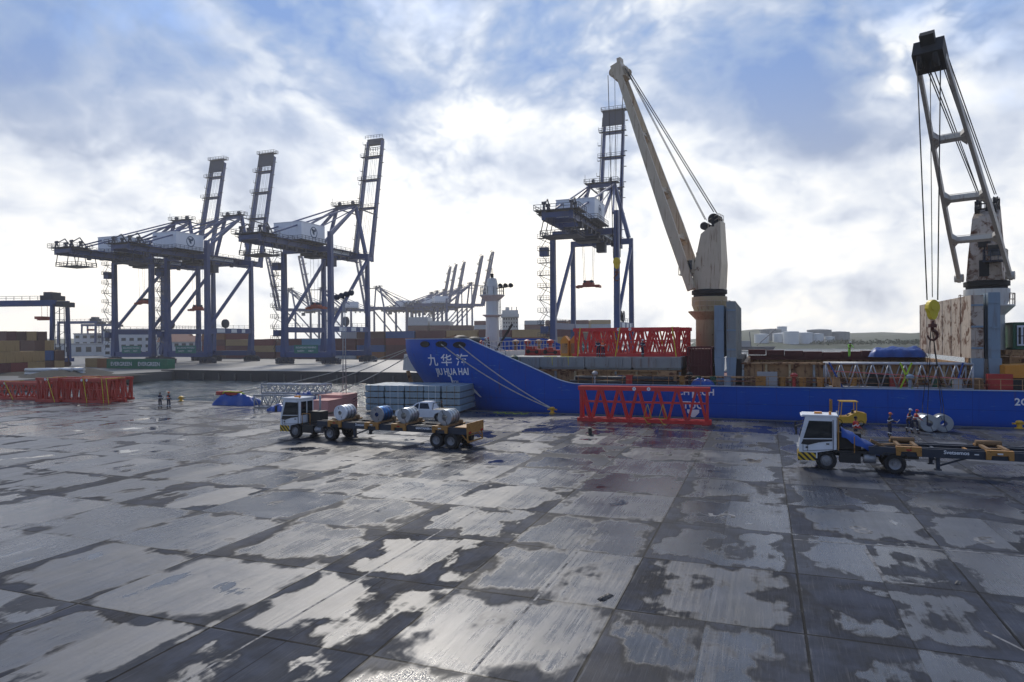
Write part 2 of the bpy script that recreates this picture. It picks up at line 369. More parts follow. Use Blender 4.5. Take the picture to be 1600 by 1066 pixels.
g = MB(); g.add([(-420, -120, 0), (420, -120, 0), (420, 64.0, 0), (-420, 64.0, 0)], [(0, 1, 2, 3)])
tag(g.build('quay_apron', M_quay), kind='structure')
g = MB(); g.b2(-420, 420, 64.0, 64.9, -8, .03); tag(g.build('quay_edge', M_coping), kind='structure')
g = MB(); g.add([(-1690, -140, -2.6), (1690, -140, -2.6), (1690, 1690, -2.6), (-1690, 1690, -2.6)], [(0, 1, 2, 3)])
tag(g.build('harbour_water', M_water), kind='structure')
g = MB(); g.sm = True; vs = []; rq = random.Random(2); NWX, NWY = 190, 108
WAV = [(rq.uniform(-1, 1)*1.3, rq.uniform(.8, 2.6), rq.uniform(0, 6.3), rq.uniform(.02, .05)) for _ in range(14)]
for j in range(NWY+1):
    for i in range(NWX+1):
        x = -140+i*.64; y = 64.9+j*.6; vs.append((x, y, -2.2+sum(a*math.sin(kx*x+ky*y+ph) for kx, ky, ph, a in WAV)))
g.add(vs, [(j*(NWX+1)+i, j*(NWX+1)+i+1, (j+1)*(NWX+1)+i+1, (j+1)*(NWX+1)+i) for j in range(NWY) for i in range(NWX)])
tag(g.build('basin_water', M_water, fix=False), kind='structure')
g = MB(); g.b2(-138, -8, 130, 330, -8, -.006); tag(g.build('pier', M_pier), kind='structure')
g = MB(); g.b2(-142, -8.2, 129.2, 130, -8, .25)
for i in range(27):
    g.k = 1; g.b2(-138+i*4.8, -137.6+i*4.8, 128.9, 129.2, -8, -.5)
g.k = 0
tag(g.build('pier_wall', [M_wall, M_coping]), kind='structure')
g = MB(); g.b2(-1690, -138, 64.9, 1600, -8, -.01); tag(g.build('container_yard_ground', M_yard), kind='structure')
# earth bank at the head of the basin
g = MB(); ns = 26; vs = []
for i in range(ns+1):
    for j in range(9):
        u, v = i/ns, j/8
        x = -168+u*34; y = 96+v*26+3*math.sin(u*5); hh = 1.9*math.sin(PI*v)**1.2*math.sin(PI*u)**.7*(.75+.35*math.sin(u*11+v*3))
        vs.append((x, y, -.3+hh))
g.sm = True; g.add(vs, [(i*9+j, (i+1)*9+j, (i+1)*9+j+1, i*9+j+1) for i in range(ns) for j in range(8)])
tag(g.build('earth_bank', M_earth), kind='structure')
M_land = pm('far land', (.05, .065, .035), .95, scale=.02, var=.5)
g = MB(); vs = []; nx, ny = 60, 8
for j in range(ny):
    for i in range(nx+1):
        x = -60+i*24.; v = j/(ny-1)
        y = 560+25*math.sin(i*.55)+12*math.sin(i*1.7)+v*500
        z = -2.6+(.0 if j == 0 else 2.6+v*(6+7*max(0, math.sin(i*.23+1))+5*math.sin(i*.71)))
        vs.append((x, y, z))
g.sm = True; g.add(vs, [(j*(nx+1)+i, j*(nx+1)+i+1, (j+1)*(nx+1)+i+1, (j+1)*(nx+1)+i) for j in range(ny-1) for i in range(nx)])
tag(g.build('far_shore', M_land), kind='structure')
g = MB(); vs = []; nx = 90
for j in range(5):
    for i in range(nx+1):
        a = -75+i*150./nx; r = 1240+j*90
        h = max(0, 34+26*math.sin(a*.11+.6)+14*math.sin(a*.31)+7*math.sin(a*.9))*[0, .6, 1., .8, .2][j]*.22
        vs.append((r*math.sin(R(a)), r*math.cos(R(a)), -3+h))
g.sm = True; g.add(vs, [(j*(nx+1)+i, j*(nx+1)+i+1, (j+1)*(nx+1)+i+1, (j+1)*(nx+1)+i) for j in range(4) for i in range(nx)])
tag(g.build('hills', M_land), kind='structure')
# the mangrove wood along the far shore: one mass of small leaf clumps
M_wood = pm('mangrove leaves', (.045, .07, .028), .9, scale=.4, var=.6)
g = MB(); rw = random.Random(3)
for i in range(520):
    x = rw.uniform(40, 520) if i > 80 else rw.uniform(150, 330)
    y = 575+25*math.sin((x+60)/24*.55)+rw.uniform(0, 80); h = rw.uniform(4, 9.5)*(1.0 if x > 260 else .6); r = rw.uniform(3, 6)
    for k in range(26):
        a = rw.uniform(0, 2*PI); e = rw.uniform(.1, 1); q = math.sqrt(rw.random())
        c = Vector((x+r*q*math.cos(a), y+r*q*math.sin(a), 0+h*(.15+.85*e*(1-.45*q)))); sz = rw.uniform(.5, 1.3)
        d = [Vector((rw.gauss(0, 1), rw.gauss(0, 1), rw.gauss(0, 1))).normalized()*sz for _ in range(3)]
        g.add([c+d[0], c+d[1], c+d[2], c-d[0]*.6], [(0, 1, 2), (0, 2, 3), (1, 3, 2)])
tag(g.build('mangrove_wood', M_wood, fix=False), label='low green mangrove wood along the far shore of the harbour', cat='wood', kind='stuff')

# painted markings, 4 mm above the apron
M_mark = pm('worn white paint', (.15, .15, .155), .6, scale=1.6, var=.5, rust=.5, rustcol=(.07, .07, .073))
def mark(pts, w):
    g = MB()
    for a, b in zip(pts, pts[1:]):
        a = Vector((*a, .004)); b = Vector((*b, .004)); d = (b-a).normalized(); n = Vector((-d.y, d.x, 0))*w/2
        g.add([a-n, b-n, b+n, a+n], [(0, 1, 2, 3)])
    return tag(g.build('painted_line', M_mark, fix=False), kind='structure')
mark([(3.3, 26.6), (3.45, 23.3)], .12); mark([(3.45, 23.3), (4.5, 23.35)], .12)
mark([(-6.2, 14), (-6.15, 26)], .07); mark([(1.0, 27.0), (14, 27.9)], .09); mark([(2.3, 16.4), (2.4, 14.2)], .1)
mark([(5.2, 20.2), (5.9, 19.0)], .08); mark([(-1.0, 36.0), (2.2, 35.6)], .07); mark([(-12, 11), (-11.8, 28)], .07)
for body, px, py, rz in (('5', 1148, 806, PI*.55), ('9', 1540, 838, PI*.9), ('8', 1355, 834, PI*.1)):
    vs, fs = flat_text(body, 1.5, .02); p = at(px, py, .004); g = MB(); M_ = Matrix.Rotation(rz, 3, 'Z')
    g.add([p+M_ @ v for v in vs], fs); tag(g.build('painted_number', M_mark, fix=False), kind='structure')
def pos(px, zc): p = fw*zc+rt*((px-800)/1060.*zc); return (p.x, p.y, 0)
# ================================================================== CONTAINER CRANES
M_sts = pm('crane blue paint', (.012, .050, .180), .45, scale=.25, var=.30, grime=.35, rust=.04)
M_stsd = pm('dark crane steel', (.018, .028, .055), .55, scale=.4, var=.3)
M_house = pm('white machinery house paint', (.78, .80, .83), .45, scale=.3, var=.05, streak=.25, streakcol=(.35, .36, .36))
M_sign = pm('white sign board', (.7, .72, .72), .5, var=.05)
M_green = pm('green sign board', (.01, .16, .13), .5, var=.1)
M_logo = pm('dark blue print', (.01, .07, .16), .5, var=.1)
M_letw = pm('white lettering', (.78, .78, .78), .5, var=.03)
M_grey = pm('galvanised steel', (.32, .33, .34), .45, .5, var=.15)
M_spread = pm('red spreader paint', (.36, .05, .025), .5, var=.3, rust=.2)
M_tyre = pm('tyre rubber', (.014, .014, .015), .8, var=.3)
M_yel = pm('safety yellow paint', (.60, .34, .02), .45, var=.2, rust=.08)
M_rope = pm('steel wire rope', (.03, .03, .032), .5, .4)
XL, YG = 8.65, 20.5                       # half distance between legs along the rail, rail gauge
def make_sts(name, label, boom=43.5, panel=True, full=True, far=False):
    t = thing(name, label, 'container crane', group='ship-to-shore container cranes' if not far else 'far container cranes')
    for sx in (-1, 1):
        for y, zt in ((0, 40.5 if sx > 0 else 35), (YG, 36)):
            g = MB(); w = 1.5 if y == 0 else 1.3
            lean = 1.2 if y else 0.
            g.bar((sx*XL, y+(-.6 if y else 0), 2.4), (sx*XL, y, 10.7), w*1.15, w*1.5, (0, 1, 0), w, w)
            g.bar((sx*XL, y, 10.7), (sx*XL, y, zt), w, w, (0, 1, 0), w*.85, w*.85)
            if full:
                for z in range(13, 34, 5): g.tube((sx*XL-w*.53, y-w*.2, z), (sx*XL-w*.53+.06, y-w*.2, z), .22, 8)
            g.build('leg', M_sts, t)
        g = MB(); g.bar((sx*XL, .6, 10.7), (sx*XL, YG-.6, 10.7), 1.1, 1.7); g.build('portal_beam', M_sts, t)
        if full:
            g = MB(); g.rail([(sx*XL, 1, 11.55), (sx*XL, YG-1, 11.55)], 1.1, .04, 2.5); g.build('handrail', M_stsd, t)
        g = MB(); g.bar((sx*XL, .7, 12.2), (sx*XL, YG-.5, 33.2), .8, .8); g.build('diagonal_brace', M_sts, t)
    for y in (0, YG):
        g = MB(); g.bar((-XL-1, y, 2.9), (XL+1, y, 2.9), 1.5, 1.7); g.build('sill_beam', M_sts, t)
        g = MB(); g.bar((-XL, y, 35.2), (XL, y, 35.2), 1.1, 1.6); g.build('cross_beam', M_sts, t)
        for sx in (-1, 1):
            g = MB()
            for k in range(4):
                xx = sx*XL+(k-1.5)*1.75
                g.b2(xx-.7, xx+.7, y-.5, y+.5, .75, 1.5)
                for q in (-.38, .38): g.lathe([(.0, -.42), (.36, -.42), (.36, .42), (0, .42)], (xx+q, y, .38), 'y', 10)
            g.bar((sx*XL-2.6, y, 1.6), (sx*XL+2.6, y, 1.6), .9, .6); g.b2(sx*XL-1, sx*XL+1, y-.5, y+.5, 1.5, 2.4)
            g.build('bogie', M_stsd, t)
    y0, y1 = -25., 31.
    for sx in (-1, 1):
        g = MB(); g.bar((sx*3.3, y0, 35.8), (sx*3.3, y1, 35.8), .95, 2.)
        for k in range(13): yy = y0+2+k*4.6; g.b2(sx*3.3-.6, sx*3.3+.6, yy-.08, yy+.08, 34.7, 36.9)
        g.build('girder', M_sts, t)
        if full:
            g = MB(); g.b2(sx*4.4-.55, sx*4.4+.55, y0, y1-2, 36.2, 36.3); g.rail([(sx*4.95, y0, 36.3), (sx*4.95, y1-2, 36.3)], 1.1, .045, 2.6)
            for k in range(11): yy = y0+1+k*5.2; g.bar((sx*3.8, yy, 35.2), (sx*4.9, yy, 36.2), .12)
            g.build('walkway', M_stsd, t)
    for yy in (y0+.3, -17, -10, 26): g = MB(); g.bar((-3.3, yy, 35.9), (3.3, yy, 35.9), .8, 1.2); g.build('girder_tie', M_sts, t)
    # rear platform, tackle and machinery
    g = MB(); g.b2(-5.4, 5.4, y0-1, y0+6, 36.85, 37.0); g.rail([(-5.4, y0+6, 37), (-5.4, y0-1, 37), (5.4, y0-1, 37), (5.4, y0+6, 37)], 1.2, .05, 1.8)
    for sx in (-1, 1):
        for yy in (y0+.5, y0+3.5): g.bar((sx*3.3, yy-.5, 37), (sx*3.3, yy, 38.9), .4); g.bar((sx*3.3, yy+.6, 37), (sx*3.3, yy, 38.9), .3); g.tube((sx*3.3-.5, yy, 38.8), (sx*3.3+.5, yy, 38.8), .4, 10)
        g.bar((sx*3.3, y0+.5, 38.4), (sx*3.3, y0+3.2, 40.2), .25); g.bar((sx*3.3, y0+6, 37), (sx*3.3, y0+3.2, 40.2), .25)
    g.build('rear_platform', M_stsd, t)
    if full:
        g = MB(); g.b2(-4.5, 4.5, y0+1, y0+8, 31.2, 31.35); g.rail([(-4.5, y0+1, 31.3), (4.5, y0+1, 31.3), (4.5, y0+8, 31.3), (-4.5, y0+8, 31.3), (-4.5, y0+1, 31.3)], 1.2, .06, 1.7)
        for sx in (-1, 1):
            for yy in (y0+1, y0+4.5, y0+8): g.bar((sx*4.5, yy, 31.2), (sx*3.6, yy, 35), .18)
        g.build('service_basket', M_stsd, t)
    hs = MB(); hs.b2(-5, 5, -9, 2.3, 37.2, 42.4); hs.b2(-5.12, 5.12, -9.12, 2.42, 42.4, 42.55); h = hs.build('machinery_house', M_house, t)
    g = MB(); g.b2(-6, 6, -10, 3.2, 36.9, 37.15); g.rail([(-5.9, 3, 37.15), (-5.9, -9.9, 37.15), (5.9, -9.9, 37.15), (5.9, 3, 37.15)], 1.1, .045, 1.7); g.build('house_floor', M_stsd, t)
    if full:
        for nx in (1, -1):
            g = MB(); vs = []; n = 24; X = nx*5.03
            for i in range(n): a = 2*PI*i/n; vs += [(X, -3.2+1.75*math.cos(a), 39.9+1.75*math.sin(a)), (X, -3.2+1.45*math.cos(a), 39.9+1.45*math.sin(a))]
            g.add(vs, [(2*i, 2*((i+1) % n), 2*((i+1) % n)+1, 2*i+1) for i in range(n)])
            rr = random.Random(5)
            for k in range(7):                                # land masses of the globe emblem
                cy, cz = -3.2+rr.uniform(-.8, .8), 39.9+rr.uniform(-.8, .8)
                pp = [(X, cy+rr.uniform(.25, .55)*math.cos(a*PI/4), cz+rr.uniform(.25, .55)*math.sin(a*PI/4)) for a in range(8)]
                g.add(pp, [list(range(8))])
            g.build('globe_emblem', M_logo, h, fix=False)
        o = MB(); o.b2(3.86, 3.95, 4.5, 17, 35.2, 36.4); sg = o.build('name_board', M_sign, t)
        lettering('COLON CONTAINER TERMINAL', .95, M_logo, sg, (3.96, 10.7, 35.45), (0, 1, 0), (0, 0, 1), .0, 'lettering', .86)
        g = MB(); g.b2(-4.4, 4.4, -.86, -.76, 3.3, 5.9); sg = g.build('safety_board', M_green, t)
        lettering('SEGURIDAD PRIMERO', .78, M_letw, sg, (0, -.87, 4.85), (1, 0, 0), (0, 0, 1)); lettering('SAFETY', .8, M_letw, sg, (-1.9, -.87, 3.75), (1, 0, 0), (0, 0, 1)); lettering('FIRST', .8, M_letw, sg, (1.9, -.87, 3.75), (1, 0, 0), (0, 0, 1))
        for k, (yy, w) in enumerate(((3.5, 3.6), (10., 2.6), (15, 1.6))):
            g = MB(); g.b2(XL+.56, XL+.62, yy, yy+w, 10.1, 11.3); g.build('notice_board', M_sign, t)
    # A-frame and stays
    g = MB()
    for sx in (-1, 1):
        g.bar((sx*8, YG, 36.2), (sx*3.7, YG+1, 52.2), .95, .95); g.bar((sx*3.7, YG+1, 52), (sx*3.4, 3, 37), .7, .8); g.bar((sx*3.7, YG+1, 52), (sx*7.6, .8, 40), .5, .6)
    g.bar((-4.2, YG+1, 52.2), (4.2, YG+1, 52.2), .9, 1.1); g.build('a_frame', M_sts, t)
    g = MB(); g.b2(-5, 5, YG-.6, YG+2.6, 52.8, 52.9); g.rail([(-5, YG-.6, 52.9), (5, YG-.6, 52.9), (5, YG+2.6, 52.9), (-5, YG+2.6, 52.9), (-5, YG-.6, 52.9)], 1.1, .05, 1.6)
    for sx in (-1, 1): g.tube((sx*2.6-.3, YG+1, 53.6), (sx*2.6+.3, YG+1, 53.6), .7, 12)
    g.tube((-4.8, YG, 53), (-4.8, YG, 55.5), .05, 5); g.build('top_platform', M_stsd, t)
    g = MB()
    for sx in (-1, 1):
        g.bar((sx*3.7, YG+1, 52.4), (sx*3.3, y0+5, 37.4), .32, .42); g.bar((sx*3.5, YG+1, 51.6), (sx*3.3, y0+16, 37), .22, .3)
    g.build('back_stay', M_sts, t)
    # raised boom
    hy, hz = y1+.6, 36.
    ca, sa = math.cos(R(78.5)), math.sin(R(78.5))
    P = lambda u, x, n=0.: (x, hy+u*ca-n*sa, hz+u*sa+n*ca)
    upn = (0, -sa, ca)
    g = MB()
    for sx in (-1, 1): g.bar(P(-1, sx*3.2), P(boom, sx*3.), .95, 1.7, upn, .8, 1.2)
    for u in (.4, .0+boom*.42, boom*.66, boom-6.2): g.bar(P(u, -3.1), P(u, 3.1), .7, .9, upn)
    bo = g.build('boom', M_sts, t)
    g = MB()
    for u in (boom*.42, boom*.66, boom-6.2):
        g.b2(-4.3, 4.3, hy+u*ca-2.3, hy+u*ca-.9, hz+u*sa-.05, hz+u*sa+.05); g.rail([(-4.3, hy+u*ca-2.3, hz+u*sa), (4.3, hy+u*ca-2.3, hz+u*sa)], 1.1, .05, 1.5)
    for k in range(int(boom/2.6)):
        u = 2+k*2.6; p = P(u, -3.9)
        if k % 2 == 0: g.b2(p[0]-.9, p[0], p[1]-.7, p[1]+.1, p[2], p[2]+.08); g.bar((p[0]-.9, p[1]-.7, p[2]), (p[0]-.9, p[1]-.7, p[2]+1.1), .07)
        if k % 2 and full: q = P(u, 3.7); g.b2(q[0], q[0]+.8, q[1]-.7, q[1]+.1, q[2], q[2]+.08)
    g.bar(P(1, -3.9, .8), P(boom-1, -3.6, .8), .18, .3, upn); g.build('boom_ladder', M_stsd, bo)
    g = MB(); u = boom-1.5
    if panel:
        a, b_ = P(boom-4.2, 0, 1.), P(boom+1.2, 0, 1.)
        g.bar(a, b_, 7.0, .3, upn); g.k = 0
        q = P(boom+1.2, 0); g.b2(-4, 4, q[1]-1.8, q[1]+.8, q[2], q[2]+.1); g.rail([(-4, q[1]-1.8, q[2]), (4, q[1]-1.8, q[2]), (4, q[1]+.8, q[2]), (-4, q[1]+.8, q[2]), (-4, q[1]-1.8, q[2])], 1.1, .05, 1.4)
    else:
        a, b_ = P(boom-1.3, 0, 0.), P(boom+.9, 0, 0.); g.bar(a, b_, 6.4, 1.2, upn)
        q = P(boom-4, 0); g.rail([(-3, q[1]-1, q[2]), (3, q[1]-1, q[2])], 1.3, .08, 1.); q = P(boom+1, 0); g.rail([(-3.6, q[1]-1.4, q[2]), (3.6, q[1]-1.4, q[2])], 1.1, .05, 1.2)
    g.build('boom_tip', M_stsd, bo)
    g = MB()
    for x in (-1.2, -.5, .6, 1.3): g.tube(P(boom*.2, x), P(boom-3, x*.9), .05, 4)
    for sx in (-1, 1): g.bar((sx*3.7, YG+1.4, 52), P(boom*.36, sx*3.1, .6), .3, .35)
    g.build('boom_rope', M_stsd, bo)
    if full:
        # zigzag stair on the outer near leg
        g = MB(); x = -XL-.9; zz = 11.
        for k in range(9):
            z0 = 4.5+k*3.3; s = 1 if k % 2 else -1
            a = Vector((x-.3, -1.2, z0)); b = Vector((x-2.6, -1.2, z0+3.3))
            if s < 0: a, b = Vector((x-2.6, -1.2, z0)), Vector((x-.3, -1.2, z0+3.3))
            g.bar(a, b, .14, .10, (0, 1, 0)); g.bar(a+Vector((0, -.5, 1)), b+Vector((0, -.5, 1)), .06)
            g.b2(x-2.9, x+.3, -1.9, -.2, z0+3.25, z0+3.35); g.rail([(x-2.9, -1.9, z0+3.3), (x+.3, -1.9, z0+3.3)], 1.1, .045, .9); g.bar((x-2.9, -1.9, z0+3.3), (x-2.9, -.2, z0+3.3), .07)
            g.bar((x-2.4, -.6, z0+3.2), (x+.3, -.3, z0+1.9), .14)
        g.build('stair', M_stsd, t)
        g = MB(); g.b2(-XL-3.4, -XL-1.1, -1.5, .2, 29.4, 31.8); g.build('electrical_cabin', M_sts, t); g = MB(); g.b2(-XL-3.2, -XL-1.1, -1.5, .2, 8.6, 10.6); g.build('electrical_cabin', M_sts, t)
        g = MB(); g.lathe([(0, -.35), (1.5, -.35), (1.5, -.25), (.5, -.2), (.5, .2), (1.5, .25), (1.5, .35), (0, .35)], (XL-.1, 8, 13.2), 'x', 18); g.bar((XL, 8, 11.5), (XL, 8, 13), .4); g.build('cable_reel', M_stsd, t)
    # trolley and driver cab under the girders
    g = MB(); g.b2(-3.6, 3.6, 1.5, 7.5, 33.8, 34.7); g.b2(-3, 3, 2.5, 6.5, 33.2, 33.8)
    for k in range(9): g.b2(3.9, 4.6, -20+k*4.4, -18.9+k*4.4, 33.3+.35*(k % 2), 34.6)
    g.b2(3.5, 4.7, -20.5, 17, 34.5, 34.7)
    tr = g.build('trolley', M_stsd, t)
    g = MB(); g.b2(1.4, 3.8, 7.8, 10.2, 30.9, 33.6); g.build('driver_cab', M_stsd, tr)
    return t
def make_spreader(label, hang):
    t = thing('spreader', label, 'spreader', group='red spreaders hanging under the cranes')
    g = MB(); g.b2(-1.4, 1.4, -1.1, 1.1, .9, 1.5); g.b2(-3, 3, -.5, .5, .35, .95)
    for sx in (-1, 1): g.b2(sx*3.05-.2, sx*3.05+.2, -1.25, 1.25, .1, .75); g.b2(sx*2.2-.25, sx*2.2+.25, -1., 1., .2, .9)
    g.b2(-.7, .7, -.6, .6, 1.5, 2.1); g.build('frame', M_spread, t)
    g = MB()
    for sx in (-1, 1):
        for sy in (-.8, .8): g.tube((sx*1.1, sy, 1.5), (sx*1.5, sy, hang), .05, 4)
    g.build('rope', M_rope, t)
    g = MB()
    for sx in (-1, 1):
        g.tube((sx*.9, -.9, 1.8), (sx*.9, .9, 1.8), .4, 10)
    g.bar((-1, 0, 1.8), (1, 0, 1.8), .2)
    g.build('sheave', M_stsd, t)
    return t
YR = 175.
c1 = make_sts('container_crane', 'blue container crane leftmost of the four big ones, dark panel on its raised boom')
CX_ = (-205.0, -180.6, -132.4, -44.3)
move(c1, (CX_[0], YR, 0))
c2 = move(dup(c1), (CX_[1], YR, 0), 0, 'blue container crane second from the left, tight against its left neighbour')
c4 = move(dup(c1), (CX_[3], YR, 0), 0, 'blue container crane standing alone behind the blue ship between mast and tan deck crane')
c3 = make_sts('container_crane', 'blue container crane with open boom tip, tallest of the trio left of the ship', boom=44.5, panel=False)
move(c3, (CX_[2], YR, 0))
sp = make_spreader('red spreader hanging under the leftmost blue container crane', 13.5); sp.location = (CX_[0], YR+4.5, 20.3)
for cx, z, lab in ((CX_[1], 17.5, 'red spreader hanging under the second blue container crane from the left'), (CX_[2], 17.0, 'red spreader hanging under the blue crane with open boom tip'), (CX_[3], 20.8, 'red spreader hanging under the lone blue crane behind the ship')):
    s2 = make_spreader(lab, 33.4-z); s2.location = (cx, YR+4.5, z)
# the far berth: a row whose booms lean right, and three whose booms lean left behind the near trio
fc = make_sts('container_crane', '', boom=43., panel=False, full=False, far=True)
far_spots = [((698, 660.), 'far hazy crane with raised boom, leftmost of the row of five'), ((707, 640.), 'far hazy crane with raised boom, second of the row of five'), ((719.5, 620.), 'far hazy crane with raised boom, middle of the row of five'),
             ((746.6, 575.), 'far hazy crane with raised boom, fourth of the row of five'), ((763, 550.), 'far hazy crane with raised boom, rightmost and tallest of the row of five')]
for i, ((px, zc), lab) in enumerate(far_spots):
    o = fc if i == 0 else dup(fc)
    a = R(52); p = fw*zc + rt*((px-800)/1060.*zc); b = Vector((math.sin(a), math.cos(a), 0))*36
    move(o, (p.x-b.x, p.y-b.y, -1.5), -a, lab)
for (px, zc, lab) in ((427, 560., 'far hazy crane behind the legs of the second blue crane, boom leaning left'), (478, 555., 'far hazy crane seen between the legs of the open tipped crane, boom leaning left'), (566, 545., 'far hazy crane seen right of the open tipped crane, boom leaning left')):
    o = dup(fc); a = R(-150); p = fw*zc + rt*((px-800)/1060.*zc); b = Vector((math.sin(a), math.cos(a), 0))*36
    move(o, (p.x-b.x, p.y-b.y, -3), -a, lab)
# ------------------------------------------------------------------ yard gantries
def make_rtg(label):
    t = thing('yard_gantry_crane', label, 'gantry crane', group='rubber tyred yard gantries')
    for sx in (-1, 1):
        for sy in (-1, 1):
            g = MB(); g.bar((sx*11.8, sy*3.6, 1.8), (sx*11.8, sy*3.0, 18.6), .75, 1.); g.build('leg', M_sts, t)
            g = MB(); g.lathe([(0, -.35), (.75, -.35), (.8, -.2), (.8, .2), (.75, .35), (0, .35)], (sx*11.8, sy*3.3, .8), 'x', 14)
            g.build('wheel', M_tyre, t)
        g = MB(); g.bar((sx*11.8, -5, 2), (sx*11.8, 5, 2), 1., 1.1); g.build('sill_beam', M_sts, t)
        g = MB(); g.bar((-12.6, sx*2.6, 19), (12.6, sx*2.6, 19), .8, 1.5); g.build('girder', M_sts, t)
    g = MB(); g.b2(7.6, 11.5, -2.6, 2.6, 19.8, 21.2); g.b2(8.2, 10.6, -2, 2, 21.2, 22.2); g.rail([(-12.4, -3.2, 19.8), (12.4, -3.2, 19.8)], 1.1, .05, 2.4); g.b2(12.0, 14.6, -2.5, 2.5, 17.8, 19.2)
    g.build('trolley', M_stsd, t)
    g = MB()
    for x in (12.5, 14.0):
        for y in (-3, -1.2): g.bar((x, y, 2), (x, y, 17.6), .14)
    for k in range(8): g.b2(12.5, 14., -3, -1.2, 3.2+k*1.8, 3.26+k*1.8); g.bar((12.5, -3 if k % 2 else -1.2, 3.2+k*1.8), (14., -1.2 if k % 2 else -3, 5+k*1.8), .2, .1)
    g.build('stair_tower', M_stsd, t)
    g = MB(); g.b2(5.8, 8, -2.6, 2.6, 14.2, 15); g.b2(4.9, 8.6, -.5, .5, 13.9, 14.4)
    for x in (6, 7.8): g.tube((x, 0, 15), (x, 0, 19.4), .06, 4)
    g.build('hoist', M_spread, t)
    return t
r1 = make_rtg('blue yard gantry crane at the left edge, nearest and largest of the gantries')
q = pos(36, 203); move(r1, (q[0], q[1], 0), R(16))
q1 = pos(126, 410); q2 = pos(158, 480)
for (x, y, rz, lab) in ((q1[0], q1[1], R(16), 'blue yard gantry crane half hidden beyond the nearest gantry'), (q2[0], q2[1], R(18), 'small blue yard gantry crane farthest back among the gantries')):
    move(dup(r1), (x, y, 0), rz, lab)

# ------------------------------------------------------------------ containers
CC = {'maroon': (.11, .022, .03), 'tan': (.40, .26, .11), 'brown': (.12, .055, .04), 'blue': (.03, .10, .26), 'pale grey': (.45, .46, .46), 'green': (.01, .17, .09), 'orange': (.28, .11, .04), 'red': (.20, .03, .03), 'light blue': (.10, .28, .42)}
CM = {}
def container_mesh(colname, L=12.19):
    key = (colname, L)
    if key in CM: return CM[key]
    m = pm(colname+' container paint', CC[colname], .5, scale=.35, var=.2, streak=.35, rust=.05)
    g = MB(); n = int(L/.55); w, h = 2.44, 2.6
    for sy in (-1, 1):                                   # corrugated long sides
        pts = []
        for i in range(n):
            x0 = -L/2+.1+(L-.2)*i/n; d = (L-.2)/n
            pts += [(x0, .0), (x0+d*.4, .0), (x0+d*.5, .06), (x0+d*.9, .06)]
        pts.append((L/2-.1, 0))
        vs = [(x, sy*(w/2-.07+q), z) for z in (.12, h-.1) for x, q in pts]; k = len(pts)
        g.add(vs, [(i, i+1, k+i+1, k+i) for i in range(k-1)])
        for z in (.07, h-.06): g.bar((-L/2, sy*(w/2-.05), z), (L/2, sy*(w/2-.05), z), .1, .13)
    for sx in (-1, 1):
        for sy in (-1, 1): g.bar((sx*(L/2-.07), sy*(w/2-.07), 0), (sx*(L/2-.07), sy*(w/2-.07), h), .14, .14)
        g.b2(sx*(L/2-.08)-.03, sx*(L/2-.08)+.03, -w/2+.1, w/2-.1, .1, h-.1)
        for y in (-.75, -.35, .35, .75): g.tube((sx*(L/2-.02), y, .2), (sx*(L/2-.02), y, h-.2), .025, 5)
        g.b2(sx*(L/2-.04)-.03, sx*(L/2-.04)+.03, -.03, .03, .1, h-.1)
    g.b2(-L/2+.05, L/2-.05, -w/2+.05, w/2-.05, h-.09, h-.03); g.b2(-L/2+.05, L/2-.05, -w/2+.05, w/2-.05, .05, .12)
    o = g.build('shipping_container', m); CM[key] = o.data; bpy.data.objects.remove(o)
    return CM[key]
def container(col, loc, rz, label, group, L=12.19):
    o = bpy.data.objects.new('shipping_container', container_mesh(col, L)); COL.objects.link(o)
    o.location = loc; o.rotation_euler = (0, 0, rz); return tag(o, label, 'container', group)
ORD = ['first', 'second', 'third', 'fourth', 'fifth', 'sixth', 'seventh', 'eighth', 'ninth', 'tenth', 'eleventh', 'twelfth', 'thirteenth', 'fourteenth', 'fifteenth', 'sixteenth', 'seventeenth', 'eighteenth', 'nineteenth', 'twentieth']
TIER = ['bottom', 'second tier', 'third tier', 'fourth tier', 'fifth tier', 'sixth tier', 'seventh tier', 'eighth tier']
rc = random.Random(12)
x = -218.; i = 0
while x < -60:
    tiers = rc.choice([3, 3, 4, 4, 4]) if x < -122 else 4
    for k in range(tiers):
        col = rc.choice(['maroon', 'maroon', 'tan', 'tan', 'brown', 'red', 'maroon', 'orange', 'blue' if k else 'pale grey', 'light blue' if k == 2 else 'maroon'])
        container(col, (x, 226+rc.uniform(-.1, .1), k*2.62), 0, '%s container, %s of the %s stack from left behind the cranes' % (col, TIER[k], ORD[min(i, 19)]), 'containers stacked behind the blue cranes')
    x += 12.8; i += 1
i = 0
for (x, y, cols) in ((-152, 232, 'pale@grey tan tan pale@grey'), (-136, 232, 'tan pale@grey tan'), (-120, 232, 'tan tan pale@grey tan'), (-104, 232, 'maroon red maroon'), (-88, 232, 'tan tan maroon maroon')):
    for k, col in enumerate(cols.split()):
        col = col.replace('@', ' ')
        container(col, (x, y, k*2.62), 0, '%s container, %s of the %s stack from left beyond the ship bow' % (col, TIER[k], ORD[i]), 'tall stacks behind the bow')
    i += 1
